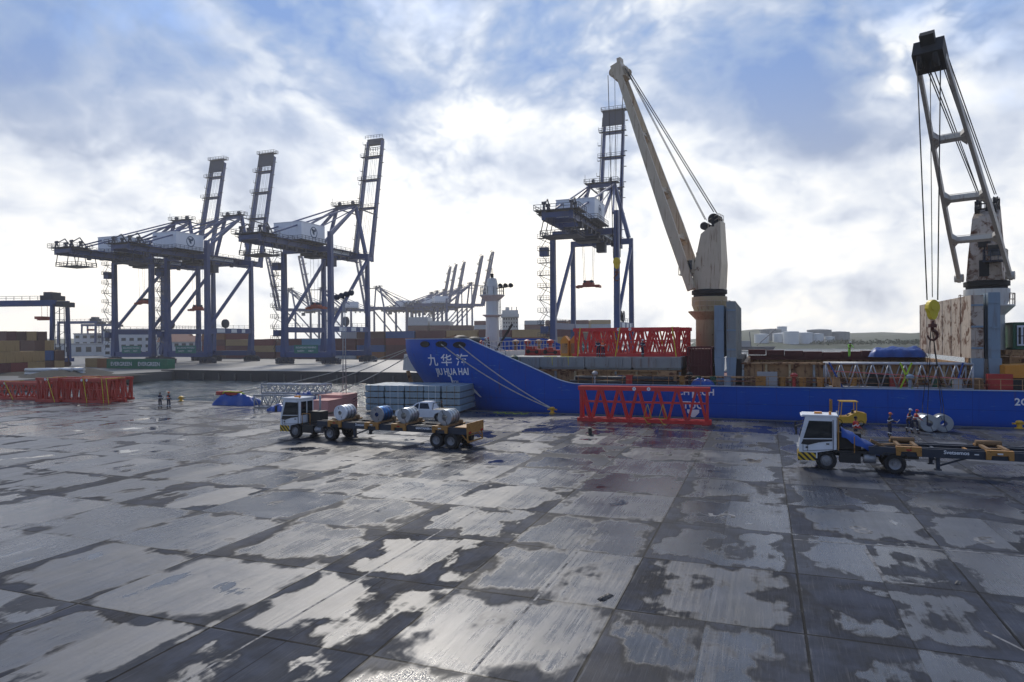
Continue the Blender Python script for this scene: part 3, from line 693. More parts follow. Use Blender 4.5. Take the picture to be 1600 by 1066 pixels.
# the stacks in the yard at the far left, ends towards the quay
spots = [(-4, 158, 'maroon tan tan'), (10, 160, 'red tan tan'), (23, 163, 'red tan'), (37, 166, 'tan tan'), (51, 172, 'tan tan brown'), (66, 176, 'brown blue tan'), (8, 186, 'brown light@blue brown maroon'), (24, 190, 'tan brown maroon brown'), (40, 192, 'tan tan brown tan'), (57, 196, 'maroon brown tan brown'), (82, 178, 'tan brown'), (74, 200, 'tan tan'), (92, 205, 'brown')]
for i, (px, zc, cols) in enumerate(sorted(spots)):
    p = fw*zc+rt*((px-800)/1060.*zc)
    for k, col in enumerate(cols.split()):
        col = col.replace('@', ' ')
        container(col, (p.x, p.y, k*2.62), R(-6), '%s container, %s of the %s yard stack from left below the gantry' % (col, TIER[k], ORD[i]), 'containers in the left yard', 6.06)
q = pos(46, 172); o = container('blue', (q[0], q[1], 0), R(8), 'blue container lying alone beside the silver pipes', 'loose containers on the far quay', 6.06)
for j, (px, lab) in enumerate(((198, 'green container with white lettering, left of the two on the far quay'), (241, 'green container with white lettering, right of the two on the far quay'))):
    p = at(px, 577, 0); o = container('green', (p.x, 139+.0, 0), 0, lab, 'loose containers on the far quay', 12.19)
    o.location.x = p.x*139/p.y
    lettering('EVERGREEN', 1.5, M_letw, o, (-.5, -1.29, .75), (1, 0, 0), (0, 0, 1), .02)
p = atY(165, 575, 141); container('orange', (p.x, 142, 0), 0, 'small rusty orange container left of the green containers', 'loose containers on the far quay', 6.06)
p = atY(146, 575, 143); container('tan', (p.x, 144, 0), 0, 'small tan container left of the orange one on the far quay', 'loose containers on the far quay', 6.06)
M_pipe = pm('silver pipe wrap', (.55, .57, .58), .35, .4, var=.15)
for i in range(6):
    g = MB(); g.tube((-4.5, 0, .45), (4.5, 0, .45), .42, 16); o = g.build('steel_pipe', M_pipe)
    q = pos(66, 150); o.location = (q[0]+(i % 3)*1.6, q[1]+(i % 3)*1.4, (.8 if i > 2 else 0)); o.rotation_euler = (0, 0, R(8+4*(i % 3)))
    tag(o, 'silver wrapped pipe lying in the pile left of the dark earth bank', 'pipe', 'silver pipes on the far yard')

# ------------------------------------------------------------------ buildings far off
M_bwhite = pm('white plaster', (.62, .62, .60), .8, var=.08, grime=.2, scale=.1)
M_broof = pm('dull red roof', (.22, .10, .07), .8, var=.2, scale=.2)
M_bgrey = pm('grey cladding', (.30, .31, .32), .7, var=.1, scale=.1)
M_glass = pm('dark window glass', (.02, .025, .03), .12, var=.05)
def building(label, loc, rz, sx, sy, h, nwin, floors, roof='flat', wall=None):
    t = thing('port_building', label, 'building', loc, rz, 'buildings behind the port')
    g = MB(); g.b2(-sx/2, sx/2, -sy/2, sy/2, 0, h); g.build('wall', wall or M_bwhite, t)
    g = MB()
    if roof == 'flat': g.b2(-sx/2-.3, sx/2+.3, -sy/2-.3, sy/2+.3, h+.003, h+.5)
    else: g.prism([(-sy/2-.6, h), (sy/2+.6, h), (0, h+sy*.24)], -sx/2-.6, sx/2+.6, 'x')
    g.build('roof', M_broof if roof != 'flat' else M_bgrey, t)
    fh = h/floors
    for f in range(floors):
        for i in range(nwin):
            g = MB(); cx = -sx/2+sx*(i+.5)/nwin; w = sx/nwin*.5
            g.b2(cx-w/2, cx+w/2, -sy/2-.05, -sy/2+.02, f*fh+fh*.35, f*fh+fh*.78)
            for q in (-1, 1): g.k = 0; g.b2(cx+q*w/2-.06, cx+q*w/2+.06, -sy/2-.09, -sy/2+.0, f*fh+fh*.32, f*fh+fh*.8)
            g.build('window', M_glass, t)
    return t
building('white two storey building with red roof seen between the legs of the second blue crane', pos(312, 330), R(25), 34, 12, 7, 10, 2, 'gable')
building('white block seen between the legs of the leftmost blue crane', pos(208, 340), R(30), 22, 14, 13, 6, 4)
building('low grey shed behind the gantry cranes', pos(128, 360), R(25), 30, 16, 6, 6, 1, 'flat', M_bwhite)
building('white warehouse with red roof right of the leftmost crane', pos(250, 350), R(25), 30, 14, 8, 7, 2, 'gable')
building('pale low office block far behind the gantries', pos(165, 420), R(25), 30, 14, 12, 7, 3)
# the deckhouse of a far container ship and the boxes on its deck
t = thing('far_container_ship', 'far container ship with pale deckhouse rising behind the bow of the blue ship', 'ship', pos(800, 430), R(20))
g = MB(); g.prism([(-70, -2), (60, -2), (66, 8), (-72, 8)], -13, 13, 'y'); g.build('hull', pm('far hull paint', (.05, .05, .07), .6), t)
g = MB(); g.b2(-6, 4, -7, 7, 8, 25); g.b2(-6.5, 4.5, -11, 11, 20.6, 22.5); g.b2(-4, -1.5, -2, 2, 25, 27)
for q in (-3, 0, 3): g.tube((q, 3, 25), (q, 3, 27.5), .3, 6)
dh = g.build('deckhouse', pm('deckhouse paint', (.52, .51, .47), .6), t)
for k in range(5):
    for j in range(6): g = MB(); g.b2(-5.2+j*1.55, -4.4+j*1.55, -7.06, -6.97, 9.4+k*2.4, 10.4+k*2.4); g.build('window', M_glass, dh)
M_stack = [pm('stack '+n, CC[n], .6) for n in ('maroon', 'tan', 'brown', 'pale grey')]
for i in range(9):
    if i in (4, ): continue
    g = MB(); r_ = random.Random(i)
    for k in range(r_.choice([3, 4, 4, 5]) if i < 4 else 4):
        g.k = r_.randrange(4); xx = -64+i*13.6+(4 if i > 4 else 0); g.b2(xx, xx+12.2, -12, 12, 8+k*2.6, 10.5+k*2.6)
    g.build('container_bay', M_stack, t)
# oil tanks on the far shore
M_tank = pm('white tank paint', (.70, .71, .70), .5, var=.06, scale=.1, streak=.15, streakcol=(.4, .4, .38)); M_tankg = pm('grey tank paint', (.22, .23, .24), .6, var=.1, scale=.1)
tk = ((1190, 600, 11, 9.5, 0), (1221, 600, 13, 10, 0), (1236, 585, 11.5, 11.5, 0), (1204, 640, 12, 14, 1), (1258, 590, 11, 10.5, 0), (1280, 620, 13, 13, 1), (1277, 590, 9, 9.5, 0), (1296, 592, 7.5, 7, 0), (1310, 630, 12, 11, 1), (1222, 660, 8, 17, 0))
names = ('small white tank', 'white tank', 'big white tank', 'dark grey tank', 'white tank', 'dark grey tank', 'small white tank', 'squat white tank', 'dark grey tank', 'tall pale tank')
for i, (px, zc, r, h, k) in enumerate(tk):
    r *= .80 if k else .56
    g = MB(); g.lathe([(r, 0), (r, h), (r+.15, h), (r+.15, h+.3), (r*.5, h+r*.09), (0, h+r*.12)], n=36)
    for q in range(1, 4): g.lathe([(r+.02, h*q/4-.1), (r+.12, h*q/4), (r+.02, h*q/4+.1)], n=36)
    o = g.build('storage_tank', M_tankg if k else M_tank); p = pos(px, zc); o.location = (p[0], p[1], -.5)
    tag(o, '%s, %s from left on the far shore' % (names[i], ORD[sorted(range(10), key=lambda j: tk[j][0]).index(i)]), 'tank', 'oil tanks on the far shore')
# floating crane and launches by the far shore
t = thing('floating_crane', 'small floating crane moored off the far shore left of the tanks', 'barge', (pos(1178, 480)[0], pos(1178, 480)[1], -2.2), R(10))
g = MB(); g.prism([(-12, 0), (12, 0), (14, 2.4), (-14, 2.4)], -4, 4, 'y'); g.build('hull', M_stsd, t)
g = MB(); g.b2(-9, -3, -3, 3, 2.4, 6.5); g.build('deckhouse', M_bgrey, t)
g = MB()
for y in (-.8, .8): g.bar((2, y, 3), (15, y*.4, 15), .4)
for k in range(6): u = k/5; g.bar((2+13*u, -.8+.48*u, 3+12*u), (2+13*min(1, u+.15), .8-.48*u, 3+12*min(1, u+.15)), .2)
g.bar((-2, 0, 2.4), (-3, 0, 13), .5); g.bar((-3, 0, 13), (15, 0, 15), .12); g.build('jib', M_stsd, t)
# ================================================================== THE SHIP
SHX, SHY = 10., 80.
OFF = (-SHX, -SHY, 0)
ship = thing('cargo_ship', 'long blue cargo ship moored along the quay with two deck cranes', 'ship', (SHX, SHY, 0))
def hull_material():
    m = bpy.data.materials.new('blue hull paint'); m.use_nodes = True; t = NT(m.node_tree); bs = m.node_tree.nodes['Principled BSDF']
    co = t.n('ShaderNodeTexCoord').outputs['Object']; x, y, z = t.xyz(co)
    n = t.noise(co, .35, 6, .6)
    c = t.mix(n, (.002, .055, .32), (.003, .085, .46))
    st = t.noise(t.vm('MULTIPLY', co, (1.2, 1.2, .12)), 1.2, 6, .65)
    c = t.mix(t.m('MULTIPLY', t.step(st, .55, .75), .45), c, (.004, .03, .20))
    sc = t.noise(t.vm('MULTIPLY', co, (.35, .35, 3.)), 1.6, 7, .7)
    c = t.mix(t.m('MULTIPLY', t.step(sc, .60, .70), t.step(z, -.5, 2.6, .2, .6)), c, (.10, .28, .42))   # scuffs where fenders rubbed
    ru = t.noise(t.vm('MULTIPLY', t.vm('ADD', co, (5., 0., 2.)), (1.6, 1.6, .5)), 1.1, 8, .7)
    c = t.mix(t.m('MULTIPLY', t.step(ru, .70, .77), .8), c, (.10, .045, .02))
    pl = t.m('FRACT', t.m('DIVIDE', x, 6.2)); seam = t.m('LESS_THAN', pl, .006)
    seam = t.m('MAXIMUM', seam, t.m('LESS_THAN', t.m('ABSOLUTE', t.m('SUBTRACT', z, 1.25)), .02))
    c = t.mix(t.m('MULTIPLY', seam, .55), c, (.002, .022, .12))
    drip = t.noise(t.vm('MULTIPLY', co, (2.4, 2.4, .10)), 1., 6, .7); c = t.mix(t.m('MULTIPLY', t.step(drip, .58, .70), t.step(z, .2, 3., .15, .7)), c, (.07, .035, .02))
    c = t.mix(t.step(z, -.6, .5, .6, 0.), c, (.004, .014, .05))
    t.set(bs.inputs['Base Color'], c); t.set(bs.inputs['Roughness'], t.m('ADD', t.m('MULTIPLY', n, .25), .42)); bs.inputs['Specular IOR Level'].default_value = .22
    wv = t.noise(t.vm('MULTIPLY', co, (.9, .9, .5)), .8, 3)
    t.set(bs.inputs['Normal'], t.n('ShaderNodeBump', {'Height': wv, 'Strength': .35, 'Distance': .06}).outputs[0])
    return m
M_hull = hull_material()
M_deck = pm('red oxide deck', (.15, .035, .025), .75, var=.35, rust=.25, scale=.5)
M_white = pm('ship white paint', (.62, .62, .58), .5, var=.08, streak=.5, streakcol=(.26, .13, .06), rust=.06, scale=.8)
M_cream = pm('cream crane paint', (.54, .44, .30), .45, var=.18, streak=.9, streakcol=(.22, .12, .06), rust=.22, scale=.45)
M_tanp = pm('tan pedestal paint', (.44, .34, .19), .5, var=.18, streak=.8, streakcol=(.22, .09, .035), rust=.22, scale=.7)
M_rusty = pm('rusty white plate', (.46, .38, .30), .6, var=.35, streak=.9, streakcol=(.18, .08, .04), rust=.48, scale=.5)
M_hatch = pm('weathered grey hatch paint', (.24, .26, .25), .65, var=.25, streak=.6, rust=.22, scale=.6)
M_coam = pm('rusty tan coaming', (.38, .22, .10), .7, var=.35, streak=.9, streakcol=(.08, .03, .018), rust=.45, scale=.8)
M_bgr = pm('blue grey plate', (.20, .27, .33), .55, var=.15, streak=.5, streakcol=(.12, .10, .08), rust=.10, scale=.7)
M_maroon = pm('dark maroon steel', (.10, .015, .015), .6, var=.3, rust=.2)
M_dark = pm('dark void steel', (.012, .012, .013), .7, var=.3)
M_wred = pm('winch red paint', (.38, .025, .02), .5, var=.25, rust=.15)
M_oran = pm('orange equipment paint', (.62, .25, .02), .5, var=.2, rust=.12, scale=1.5)
M_fend = pm('black fender rubber', (.012, .012, .013), .6, var=.3)
M_mrope = pm('pale mooring rope', (.42, .40, .34), .9, var=.2, scale=6.)
M_tarp = pm('blue tarpaulin', (.008, .06, .28), .4, var=.3, scale=2.5, bump=.7, bscale=3.)
M_yrope = pm('yellow webbing strap', (.62, .55, .03), .7, var=.15)
def ss(a, b, x): t = max(0, min(1, (x-a)/(b-a))); return t*t*(3-2*t)
def stem(z): return -42.9+2.9*ss(6.4, -1.5, z)+.5*max(0, (-z))
def half(x, z):
    L = 12.8+8.5*ss(7., -2., z); t = max(0., min(1., (x-stem(z))/L))
    return 14.*(1-(1-t)**2.3)**(.62+.10*ss(7, -2, z))
def ztop(x):
    if x < -29.5: return 7.45
    if x > -17.2: return 2.85
    if x < -20.6: return 7.45-.418*(x+29.5)
    u = (x+20.6)/3.4; return 3.73-.88*(u*2-u*u) if u < 1 else 2.85
XE = 78.
xs = [-42.9+.0]+[-42.9+.12*1.17**i for i in range(25)]
xs = sorted(set([x for x in xs if x < -36]+[-36+i*.75 for i in range(28)]+[-16+i*4 for i in range(24)]))
NZ = 15
g = MB(); g.sm = True; vs = []
for side in (-1, 1):
    for x in xs:
        for k in range(NZ):
            z = -2.6+(ztop(x)+2.6)*(k/(NZ-1)); xx = max(x, stem(z))
            if x <= -37: xx = stem(z)+(x+42.9)*(-37-stem(z))/5.9       # frames fan forward along the raked stem
            vs.append((xx, 80+side*half(xx, z), z))
n = len(xs)
for s_ in range(2):
    o = s_*n*NZ
    g.add([], [])
    for i in range(n-1):
        for k in range(NZ-1): a = o+i*NZ+k; g.f.append([a, a+NZ, a+NZ+1, a+1]); g.mi.append(0); g.s.append(True)
g.v = vs
hull = g.build('hull', M_hull, ship, OFF)
g = MB(); g.sm = False
def deck(x0, x1, z, m):
    k = 40; vs = []
    for i in range(k+1): x = x0+(x1-x0)*i/k; h = max(.0, half(x, z)-.02); vs += [(x, 80-h, z), (x, 80+h, z)]
    g.add(vs, [(2*i, 2*i+1, 2*i+3, 2*i+2) for i in range(k)])
deck(-42.5, -28, 5.8, 0); dk = g.build('forecastle_deck', M_deck, ship, OFF)
g = MB(); deck(-28, XE, 2.72, 0); g.build('main_deck', M_deck, ship, OFF)
g = MB(); g.b2(-28.2, -28, 80-13.6, 80+13.6, 2.72, 6.0); g.build('forecastle_bulkhead', M_white, ship, OFF)
g = MB(); g.b2(XE-.1, XE, 66, 94, -2.6, 2.85); g.build('transom', M_hull, ship, OFF)
# bulwark cap and knuckle plate along the sheer
g = MB()
pts = []
for i in range(66): x = -42.85+i*.4; pts.append((x, 80-half(max(x, stem(ztop(x))), ztop(x)), ztop(x)+.03))
pts += [(-16+i*6, 66, 2.88) for i in range(16)]
for a, b in zip(pts, pts[1:]): g.bar(a, b, .16, .08)
g.build('bulwark_cap', pm('pale cap paint', (.30, .40, .55), .6, rust=.2), ship, OFF)
g = MB(); g.rail([(-28.05, 66.6, 6.0), (-28.05, 93.4, 6.0)], 1.15, .035, 1.35); g.rail([(-28, 67, 6.), (-25.4, 66.6, 5.1)], 1.05, .035, 1.2); g.build('forecastle_railing', M_grey, ship, OFF)
# bow fittings
def on_hull(x, z, d=0.): return Vector((x, 80-half(x, z)-d, z))
def hull_text(body, size, x0, z0, bold=0., sx=1., name='lettering', scale_z=1.):
    vs, fs = flat_text(body, size, bold, 'LEFT'); g = MB()
    vv = [on_hull(x0+v.x*sx, z0+v.y*scale_z, .035) for v in vs]
    g.add(vv, fs); return g.build(name, M_letw, ship, OFF, fix=False)
def hull_at(px, py):                                          # where the line of sight to a point of the bow meets the near side of the hull
    d = sight(px, py); best = None
    for i in range(1200):
        t = 60+i*.05; p = Vector((d.x*t, d.y*t, CAM_H+d.z*t))
        if p.x > stem(p.z) and p.y >= 80-half(p.x, p.z): return p
    return p
BTXT = []
def bow_line(body, x_px0, x_px1, y_px, h_px, bold, name):
    a = hull_at(x_px0, y_px); b = hull_at(x_px1, y_px); vs, fs = flat_text(body, 1., bold, 'LEFT')
    w0 = min(v.x for v in vs); w1 = max(v.x for v in vs); h1 = max(v.y for v in vs)
    sz = h_px/1060.*math.hypot(a.x, a.y)*.97/h1
    g = MB(); vv = []
    for v in vs:
        u = (v.x-w0)/(w1-w0); x = a.x+(b.x-a.x)*u; z = a.z+(b.z-a.z)*u+v.y*sz; vv.append(on_hull(x, z, .05))
    g.add(vv, fs); return g.build(name, M_letw, ship, OFF, fix=False)
bow_line('九 华 海', 671, 732, 570, 17, .012, 'ship_name')
bow_line('JIU HUA HAI', 683, 733, 585.5, 10.5, .028, 'ship_name')
bow_line('TCH', 708, 717, 599, 4.5, .03, 'hull_mark')
p = hull_at(704, 600)
g = MB(); q = [on_hull(p.x+dx_, p.z+dz_, .05) for dx_, dz_ in ((0, 1.0), (.38, 1.0), (.5, .8), (.5, -.1), (.3, -.1), (.3, .75), (.2, .85), (0, .85))]; g.add(q, [list(range(8))]); g.build('hull_mark', M_letw, ship, OFF, fix=False)
p = hull_at(741, 613)
g = MB(); q = [on_hull(p.x+dx_, p.z+dz_, .05) for dx_, dz_ in ((-.4, .7), (-.2, .7), (.4, .1), (.9, -.5), (.7, -.5), (.2, -.1), (-.2, .2))]; g.add(q, [list(range(7))]); g.build('hull_mark', M_letw, ship, OFF, fix=False)
def side_text(body, cx, z, size, bold=.02):
    vs, fs = flat_text(body, size, bold); g = MB(); g.add([(cx+v.x, 65.965, z+v.y) for v in vs], fs); return g.build('hull_mark', M_letw, ship, OFF, fix=False)
xm = atY(1083, 620, 66).x
side_text('1CH', xm-1.1, 2.0, .82); side_text('2CH', xm+1.15, 2.0, .82)
g = MB(); g.b2(xm-.09, xm+.09, 65.955, 65.975, 1.72, 2.8); g.build('hull_mark', M_letw, ship, OFF)
side_text('TUG', xm, .72, .95)
g = MB(); g.add([(xm-.55, 65.965, .62), (xm+.55, 65.965, .62), (xm+.55, 65.965, .35), (xm, 65.965, -.25), (xm-.55, 65.965, .35)], [list(range(5))]); g.build('hull_mark', M_letw, ship, OFF, fix=False)
xm2 = atY(1630, 630, 66).x
side_text('2CH', xm2-1.15, 1.72, .82); side_text('3CH', xm2+1.15, 1.72, .82)
g = MB(); g.b2(xm2-.09, xm2+.09, 65.955, 65.975, 1.5, 2.5); g.build('hull_mark', M_letw, ship, OFF)
# anchor pocket with its white plate, fairleads
p = on_hull(-41.6, 4.6); g = MB(); g.prism([(p.x-1.0, 3.6), (p.x+1.0, 3.4), (p.x+.9, 5.5), (p.x-.8, 5.6)], p.y-.7, p.y+1.0, 'y'); g.build('anchor_plate', M_white, ship, OFF)
g = MB(); g.bar((p.x-.4, p.y-.5, 3.5), (p.x+.2, p.y-.1, .9), .45); g.bar((p.x-.6, p.y-.7, 1.0), (p.x+1.2, p.y-.1, 1.0), .5, .6); g.build('anchor', M_coam, ship, OFF)
LEADS = []
for px, py in ((664, 538), (690, 538), (718, 539)):
    p = hull_at(px, py); LEADS.append(p); w = 1.3
    q = [on_hull(p.x+w*.5*math.cos(i*PI/8)*1.1, p.z+.28*math.sin(i*PI/8), .06) for i in range(16)]
    g = MB(); g.add(q, [list(range(16))]); g.path(q+[q[0]], .07, 5); g.build('fairlead', M_dark, ship, OFF, fix=False)
# foremast
M0 = Vector((-32.3, 80, 5.8))
g = MB(); g.lathe([(.95, 0), (.85, 3), (.78, 7.2), (.72, 7.3), (.72, 8.6), (.55, 9.3), (0, 9.4)], M0, n=20); fm = g.build('foremast', M_white, ship, OFF)
g = MB(); g.lathe([(.7, 6.3), (1.6, 7.1), (1.6, 7.2), (.7, 7.2)], M0, n=16); g.rail([(M0.x+1.5*math.cos(a*PI/6), M0.y+1.5*math.sin(a*PI/6), M0.z+7.2) for a in range(13)], 1., .03, .8); g.lathe([(.7, 4.3), (1.25, 4.6), (1.25, 4.7), (.7, 4.7)], M0, n=12); g.build('mast_platform', M_white, fm, OFF)
g = MB(); g.tube(M0+Vector((0, 0, 9.2)), M0+Vector((0, 0, 10.6)), .05, 5); g.lathe([(0, 0), (.22, 0), (.22, .5), (0, .5)], M0+Vector((0, 0, 9.4)), n=8)
g.bar(M0+Vector((-.5, 0, 7.9)), M0+Vector((2.9, -.3, 8.2)), .1)
for d in (1.3, 2.0, 2.7): c = M0+Vector((d, -.35, 8.3)); g.lathe([(0, -.2), (.3, -.2), (.22, .25), (0, .3)], c, 'y', 10)
g.build('navigation_lamp', M_dark, fm, OFF)
g = MB()
for sy in (-.22, .22): g.bar(M0+Vector((1.25, sy, 0)), M0+Vector((1.0, sy, 7)), .07)
for k in range(20): u = k/20; g.bar(M0+Vector((1.25-.25*u, -.22, 7*u)), M0+Vector((1.25-.25*u, .22, 7*u)), .05)
g.build('mast_ladder', M_grey, fm, OFF)
for px, py, r, lab in ((720, 523, 1.05, 'left'), (741, 526, .95, 'right')):
    p = atY(px, py, 74.5); g = MB(); g.sm = True; g.lathe([(.12, -r*1.25), (r*.75, -r*.95), (r, -r*.45), (r, r*.45), (r*.75, r*.95), (.12, r*1.25)], (0, 0, 0), 'x', 20)
    o = g.build('rubber_fender', M_fend); o.location = (p.x, p.y, 5.8+r); o.rotation_euler = (0, 0, R(70))
    tag(o, 'big round black fender on the forecastle, %s one of the two' % lab, 'fender', 'black fenders on the forecastle')
# windlasses and clutter on the forecastle
for x, y in ((-36, 77), (-35.8, 83.5), (-32.5, 74.5)):
    g = MB(); g.tube((x-1, y, 6.5), (x+1, y, 6.5), .5, 12); g.b2(x-1.2, x+1.2, y-.6, y+.6, 5.8, 6.3); g.tube((x-1.1, y, 6.5), (x-.9, y, 6.5), .75, 12); g.tube((x+.9, y, 6.5), (x+1.1, y, 6.5), .75, 12); g.build('windlass', M_wred, ship, OFF)
g = MB(); g.bar((-39, 76.5, 7.2), (-35, 74.8, 7.9), .12); g.bar((-39, 76.5, 5.8), (-39, 76.5, 7.3), .12); g.bar((-35, 74.8, 5.8), (-35, 74.8, 8), .12); g.build('rope_rack', M_coam, ship, OFF)
p = atY(785, 525, 77); g = MB(); g.bar((p.x-1, 77, 5.8), (p.x+1.3, 77, 9.2), .22); g.build('small_davit', M_dark, ship, OFF)
for px in (806, 824, 842, 860):
    p = atY(px, 545, 88); g = MB(); g.lathe([(.25, 0), (.25, .9), (.5, 1.0), (.5, 1.35), (.1, 1.5)], (p.x, p.y, 5.8), n=10); g.build('vent', M_coam if px % 4 else M_wred, ship, OFF)
p = atY(803, 555, 68.5); g = MB(); g.lathe([(.2, 0), (.2, 2.2), (.45, 2.4), (.45, 2.8), (.15, 3.0)], (p.x, p.y, 2.7), n=12); g.build('vent', pm('dark green vent paint', (.01, .06, .04), .5), ship, OFF)

# hatch coamings with stays, hatch covers
def coaming(x0, x1, y0, y1, z0, z1, lid=True):
    g = MB(); w = .35
    g.b2(x0, x1, y0, y0+w, z0, z1); g.b2(x0, x1, y1-w, y1, z0, z1); g.b2(x0, x0+w, y0+w, y1-w, z0, z1); g.b2(x1-w, x1, y0+w, y1-w, z0, z1)
    g.b2(x0-.15, x1+.15, y0-.35, y0, z1-.18, z1-.03)
    h = g.build('hatch_coaming', M_coam, ship, OFF)
    k = int((x1-x0)/2.05)
    for i in range(k+1):
        x = x0+(x1-x0)*i/k; g = MB(); g.prism([(y0-.4, z1-.2), (y0, z1-.2), (y0, z0), (y0-.75, z0), (y0-.3, z1-.75)], x-.10, x+.10, 'x'); g.build('stay', M_tanp if i % 3 else M_hatch, h, OFF)
    return h
CO1 = coaming(-27.4, -7.9, 70, 90, 2.72, 4.15)
g = MB()
for i in range(4):
    x0 = -27.5+i*4.95; g.b2(x0, x0+4.88, 69.5, 90.5, 4.35, 5.45); g.b2(x0+.1, x0+4.78, 69.7, 90.3, 4.16, 4.35)
    for q in range(3): g.b2(x0+.8+q*1.5, x0+.95+q*1.5, 69.38, 69.5, 4.5, 5.3)
g.b2(-27.3, -8, 70, 90, 4.5, 5.4); g.build('hatch_cover', M_hatch, ship, OFF)
CO2 = coaming(-1.9, 17.2, 70.5, 90.5, 2.72, 4.95)
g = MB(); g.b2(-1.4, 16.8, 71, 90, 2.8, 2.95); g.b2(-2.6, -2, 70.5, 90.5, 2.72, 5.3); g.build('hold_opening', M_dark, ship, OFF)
g = MB(); 
for i in range(9):                                        # sagging cover over the far coaming of the open hold
    x0 = -1.8+i*2.12; g.b2(x0, x0+2.05, 89.6, 91.3, 4.9+.3*abs(i-4)/4, 5.5+.35*abs(i-4)/4)
g.b2(-1.8, 17, 89.8, 91.0, 4.6, 5.1); g.build('coaming_top', M_maroon, ship, OFF)
# folded hatch panels standing upright
def panel(x0, x1, y0, y1, z0, z1, mat, face):
    g = MB(); g.b2(x0, x1, y0, y1, z0, z1)
    n = 6
    for k in range(n+1):
        y = y0+(y1-y0)*k/n; g.b2(x0-.05, x1+.05, max(y0-.04, y-.09), min(y1+.04, y+.09), z0+.02, z1-.02)
    for z in (z0+.9, z0+2.8, z1-.9): g.k = 1; g.b2(x0-.03, x1+.03, y0-.1, y0+.0, z-.08, z+.08)
    return g.build('folded_hatch_panel', [mat, M_bgr], ship, OFF)
panel(-4.55, -3.75, 70.6, 76.2, 5.4, 10.6, M_bgr, 1); panel(-3.4, -2.6, 70.6, 88.5, 5.3, 11.0, M_hatch, 1)
panel(17.3, 18.15, 70.6, 91.6, 5.4, 11.0, M_rusty, -1); panel(18.6, 19.4, 70.6, 76.4, 5.3, 11.2, M_bgr, -1)
for x in (-4.1, -3, 17.7, 19): g = MB(); g.prism([(x-.35, 2.72), (x+.35, 2.72), (x+.5, 5.4), (x-.5, 5.4)], 70.3, 70.6, 'y'); g.build('hinge_bracket', M_bgr, ship, OFF)
# winch houses between the hatches
def latticebox(x0, x1, y0, y1, z0, z1, mat, name):
    g = MB()
    for x in (x0, x1):
        for y in (y0, y1): g.bar((x, y, z0), (x, y, z1), .18)
    for z in (z0+.1, (z0+z1)/2, z1):
        g.bar((x0, y0, z), (x1, y0, z), .14); g.bar((x0, y1, z), (x1, y1, z), .14); g.bar((x0, y0, z), (x0, y1, z), .14); g.bar((x1, y0, z), (x1, y1, z), .14)
    n = 7
    for i in range(n): x = x0+(x1-x0)*i/n; g.bar((x, y0+.05, z0), (x, y0+.05, z1), .06)
    g.b2(x0+.1, x1-.1, y0+.4, y1-.1, z0, z1-.15)
    return g.build(name, mat, ship, OFF)
latticebox(-7.2, -4.9, 70.6, 75, 2.72, 6.4, M_maroon, 'winch_house'); latticebox(20.6, 26, 72, 82, 2.72, 5.6, M_coam, 'winch_house')
for i, x in enumerate((-25.5, -24.0, -22.4)):
    pass
# pipes and clutter along the side deck: each is part of the ship's outfit
for i in range(17):
    x = -16+i*3.1+(i % 3)*.4; g = MB()
    if i % 3 == 0: g.lathe([(.14, 0), (.14, .9), (.32, 1.0), (.32, 1.25), (.1, 1.4)], (x, 67.2, 2.72), n=10)
    elif i % 3 == 1: g.b2(x-.3, x+.3, 66.9, 67.5, 2.72, 3.7); g.b2(x-.36, x+.36, 66.84, 67.56, 3.7, 3.76)
    else: g.b2(x-.9, x+.9, 68.6, 69.3, 2.72, 4.1); g.b2(x-.8, x+.8, 68.5, 68.6, 2.9, 3.3)
    g.build('deck_fitting', [M_grey, M_wred, M_coam, M_dark, M_bgr][i % 5], ship, OFF)
g = MB(); g.rail([(-17.5, 66.25, 2.85), (60, 66.25, 2.85)], .95, .02, 1.5); g.build('deck_railing', M_coam, ship, OFF)
for k, z in enumerate((3.15, 3.5)):
    g = MB(); g.tube((-15, 69.4+k*.02, z), (17, 69.4+k*.02, z), .09, 6); g.build('deck_pipe', M_coam if k else M_maroon, ship, OFF)

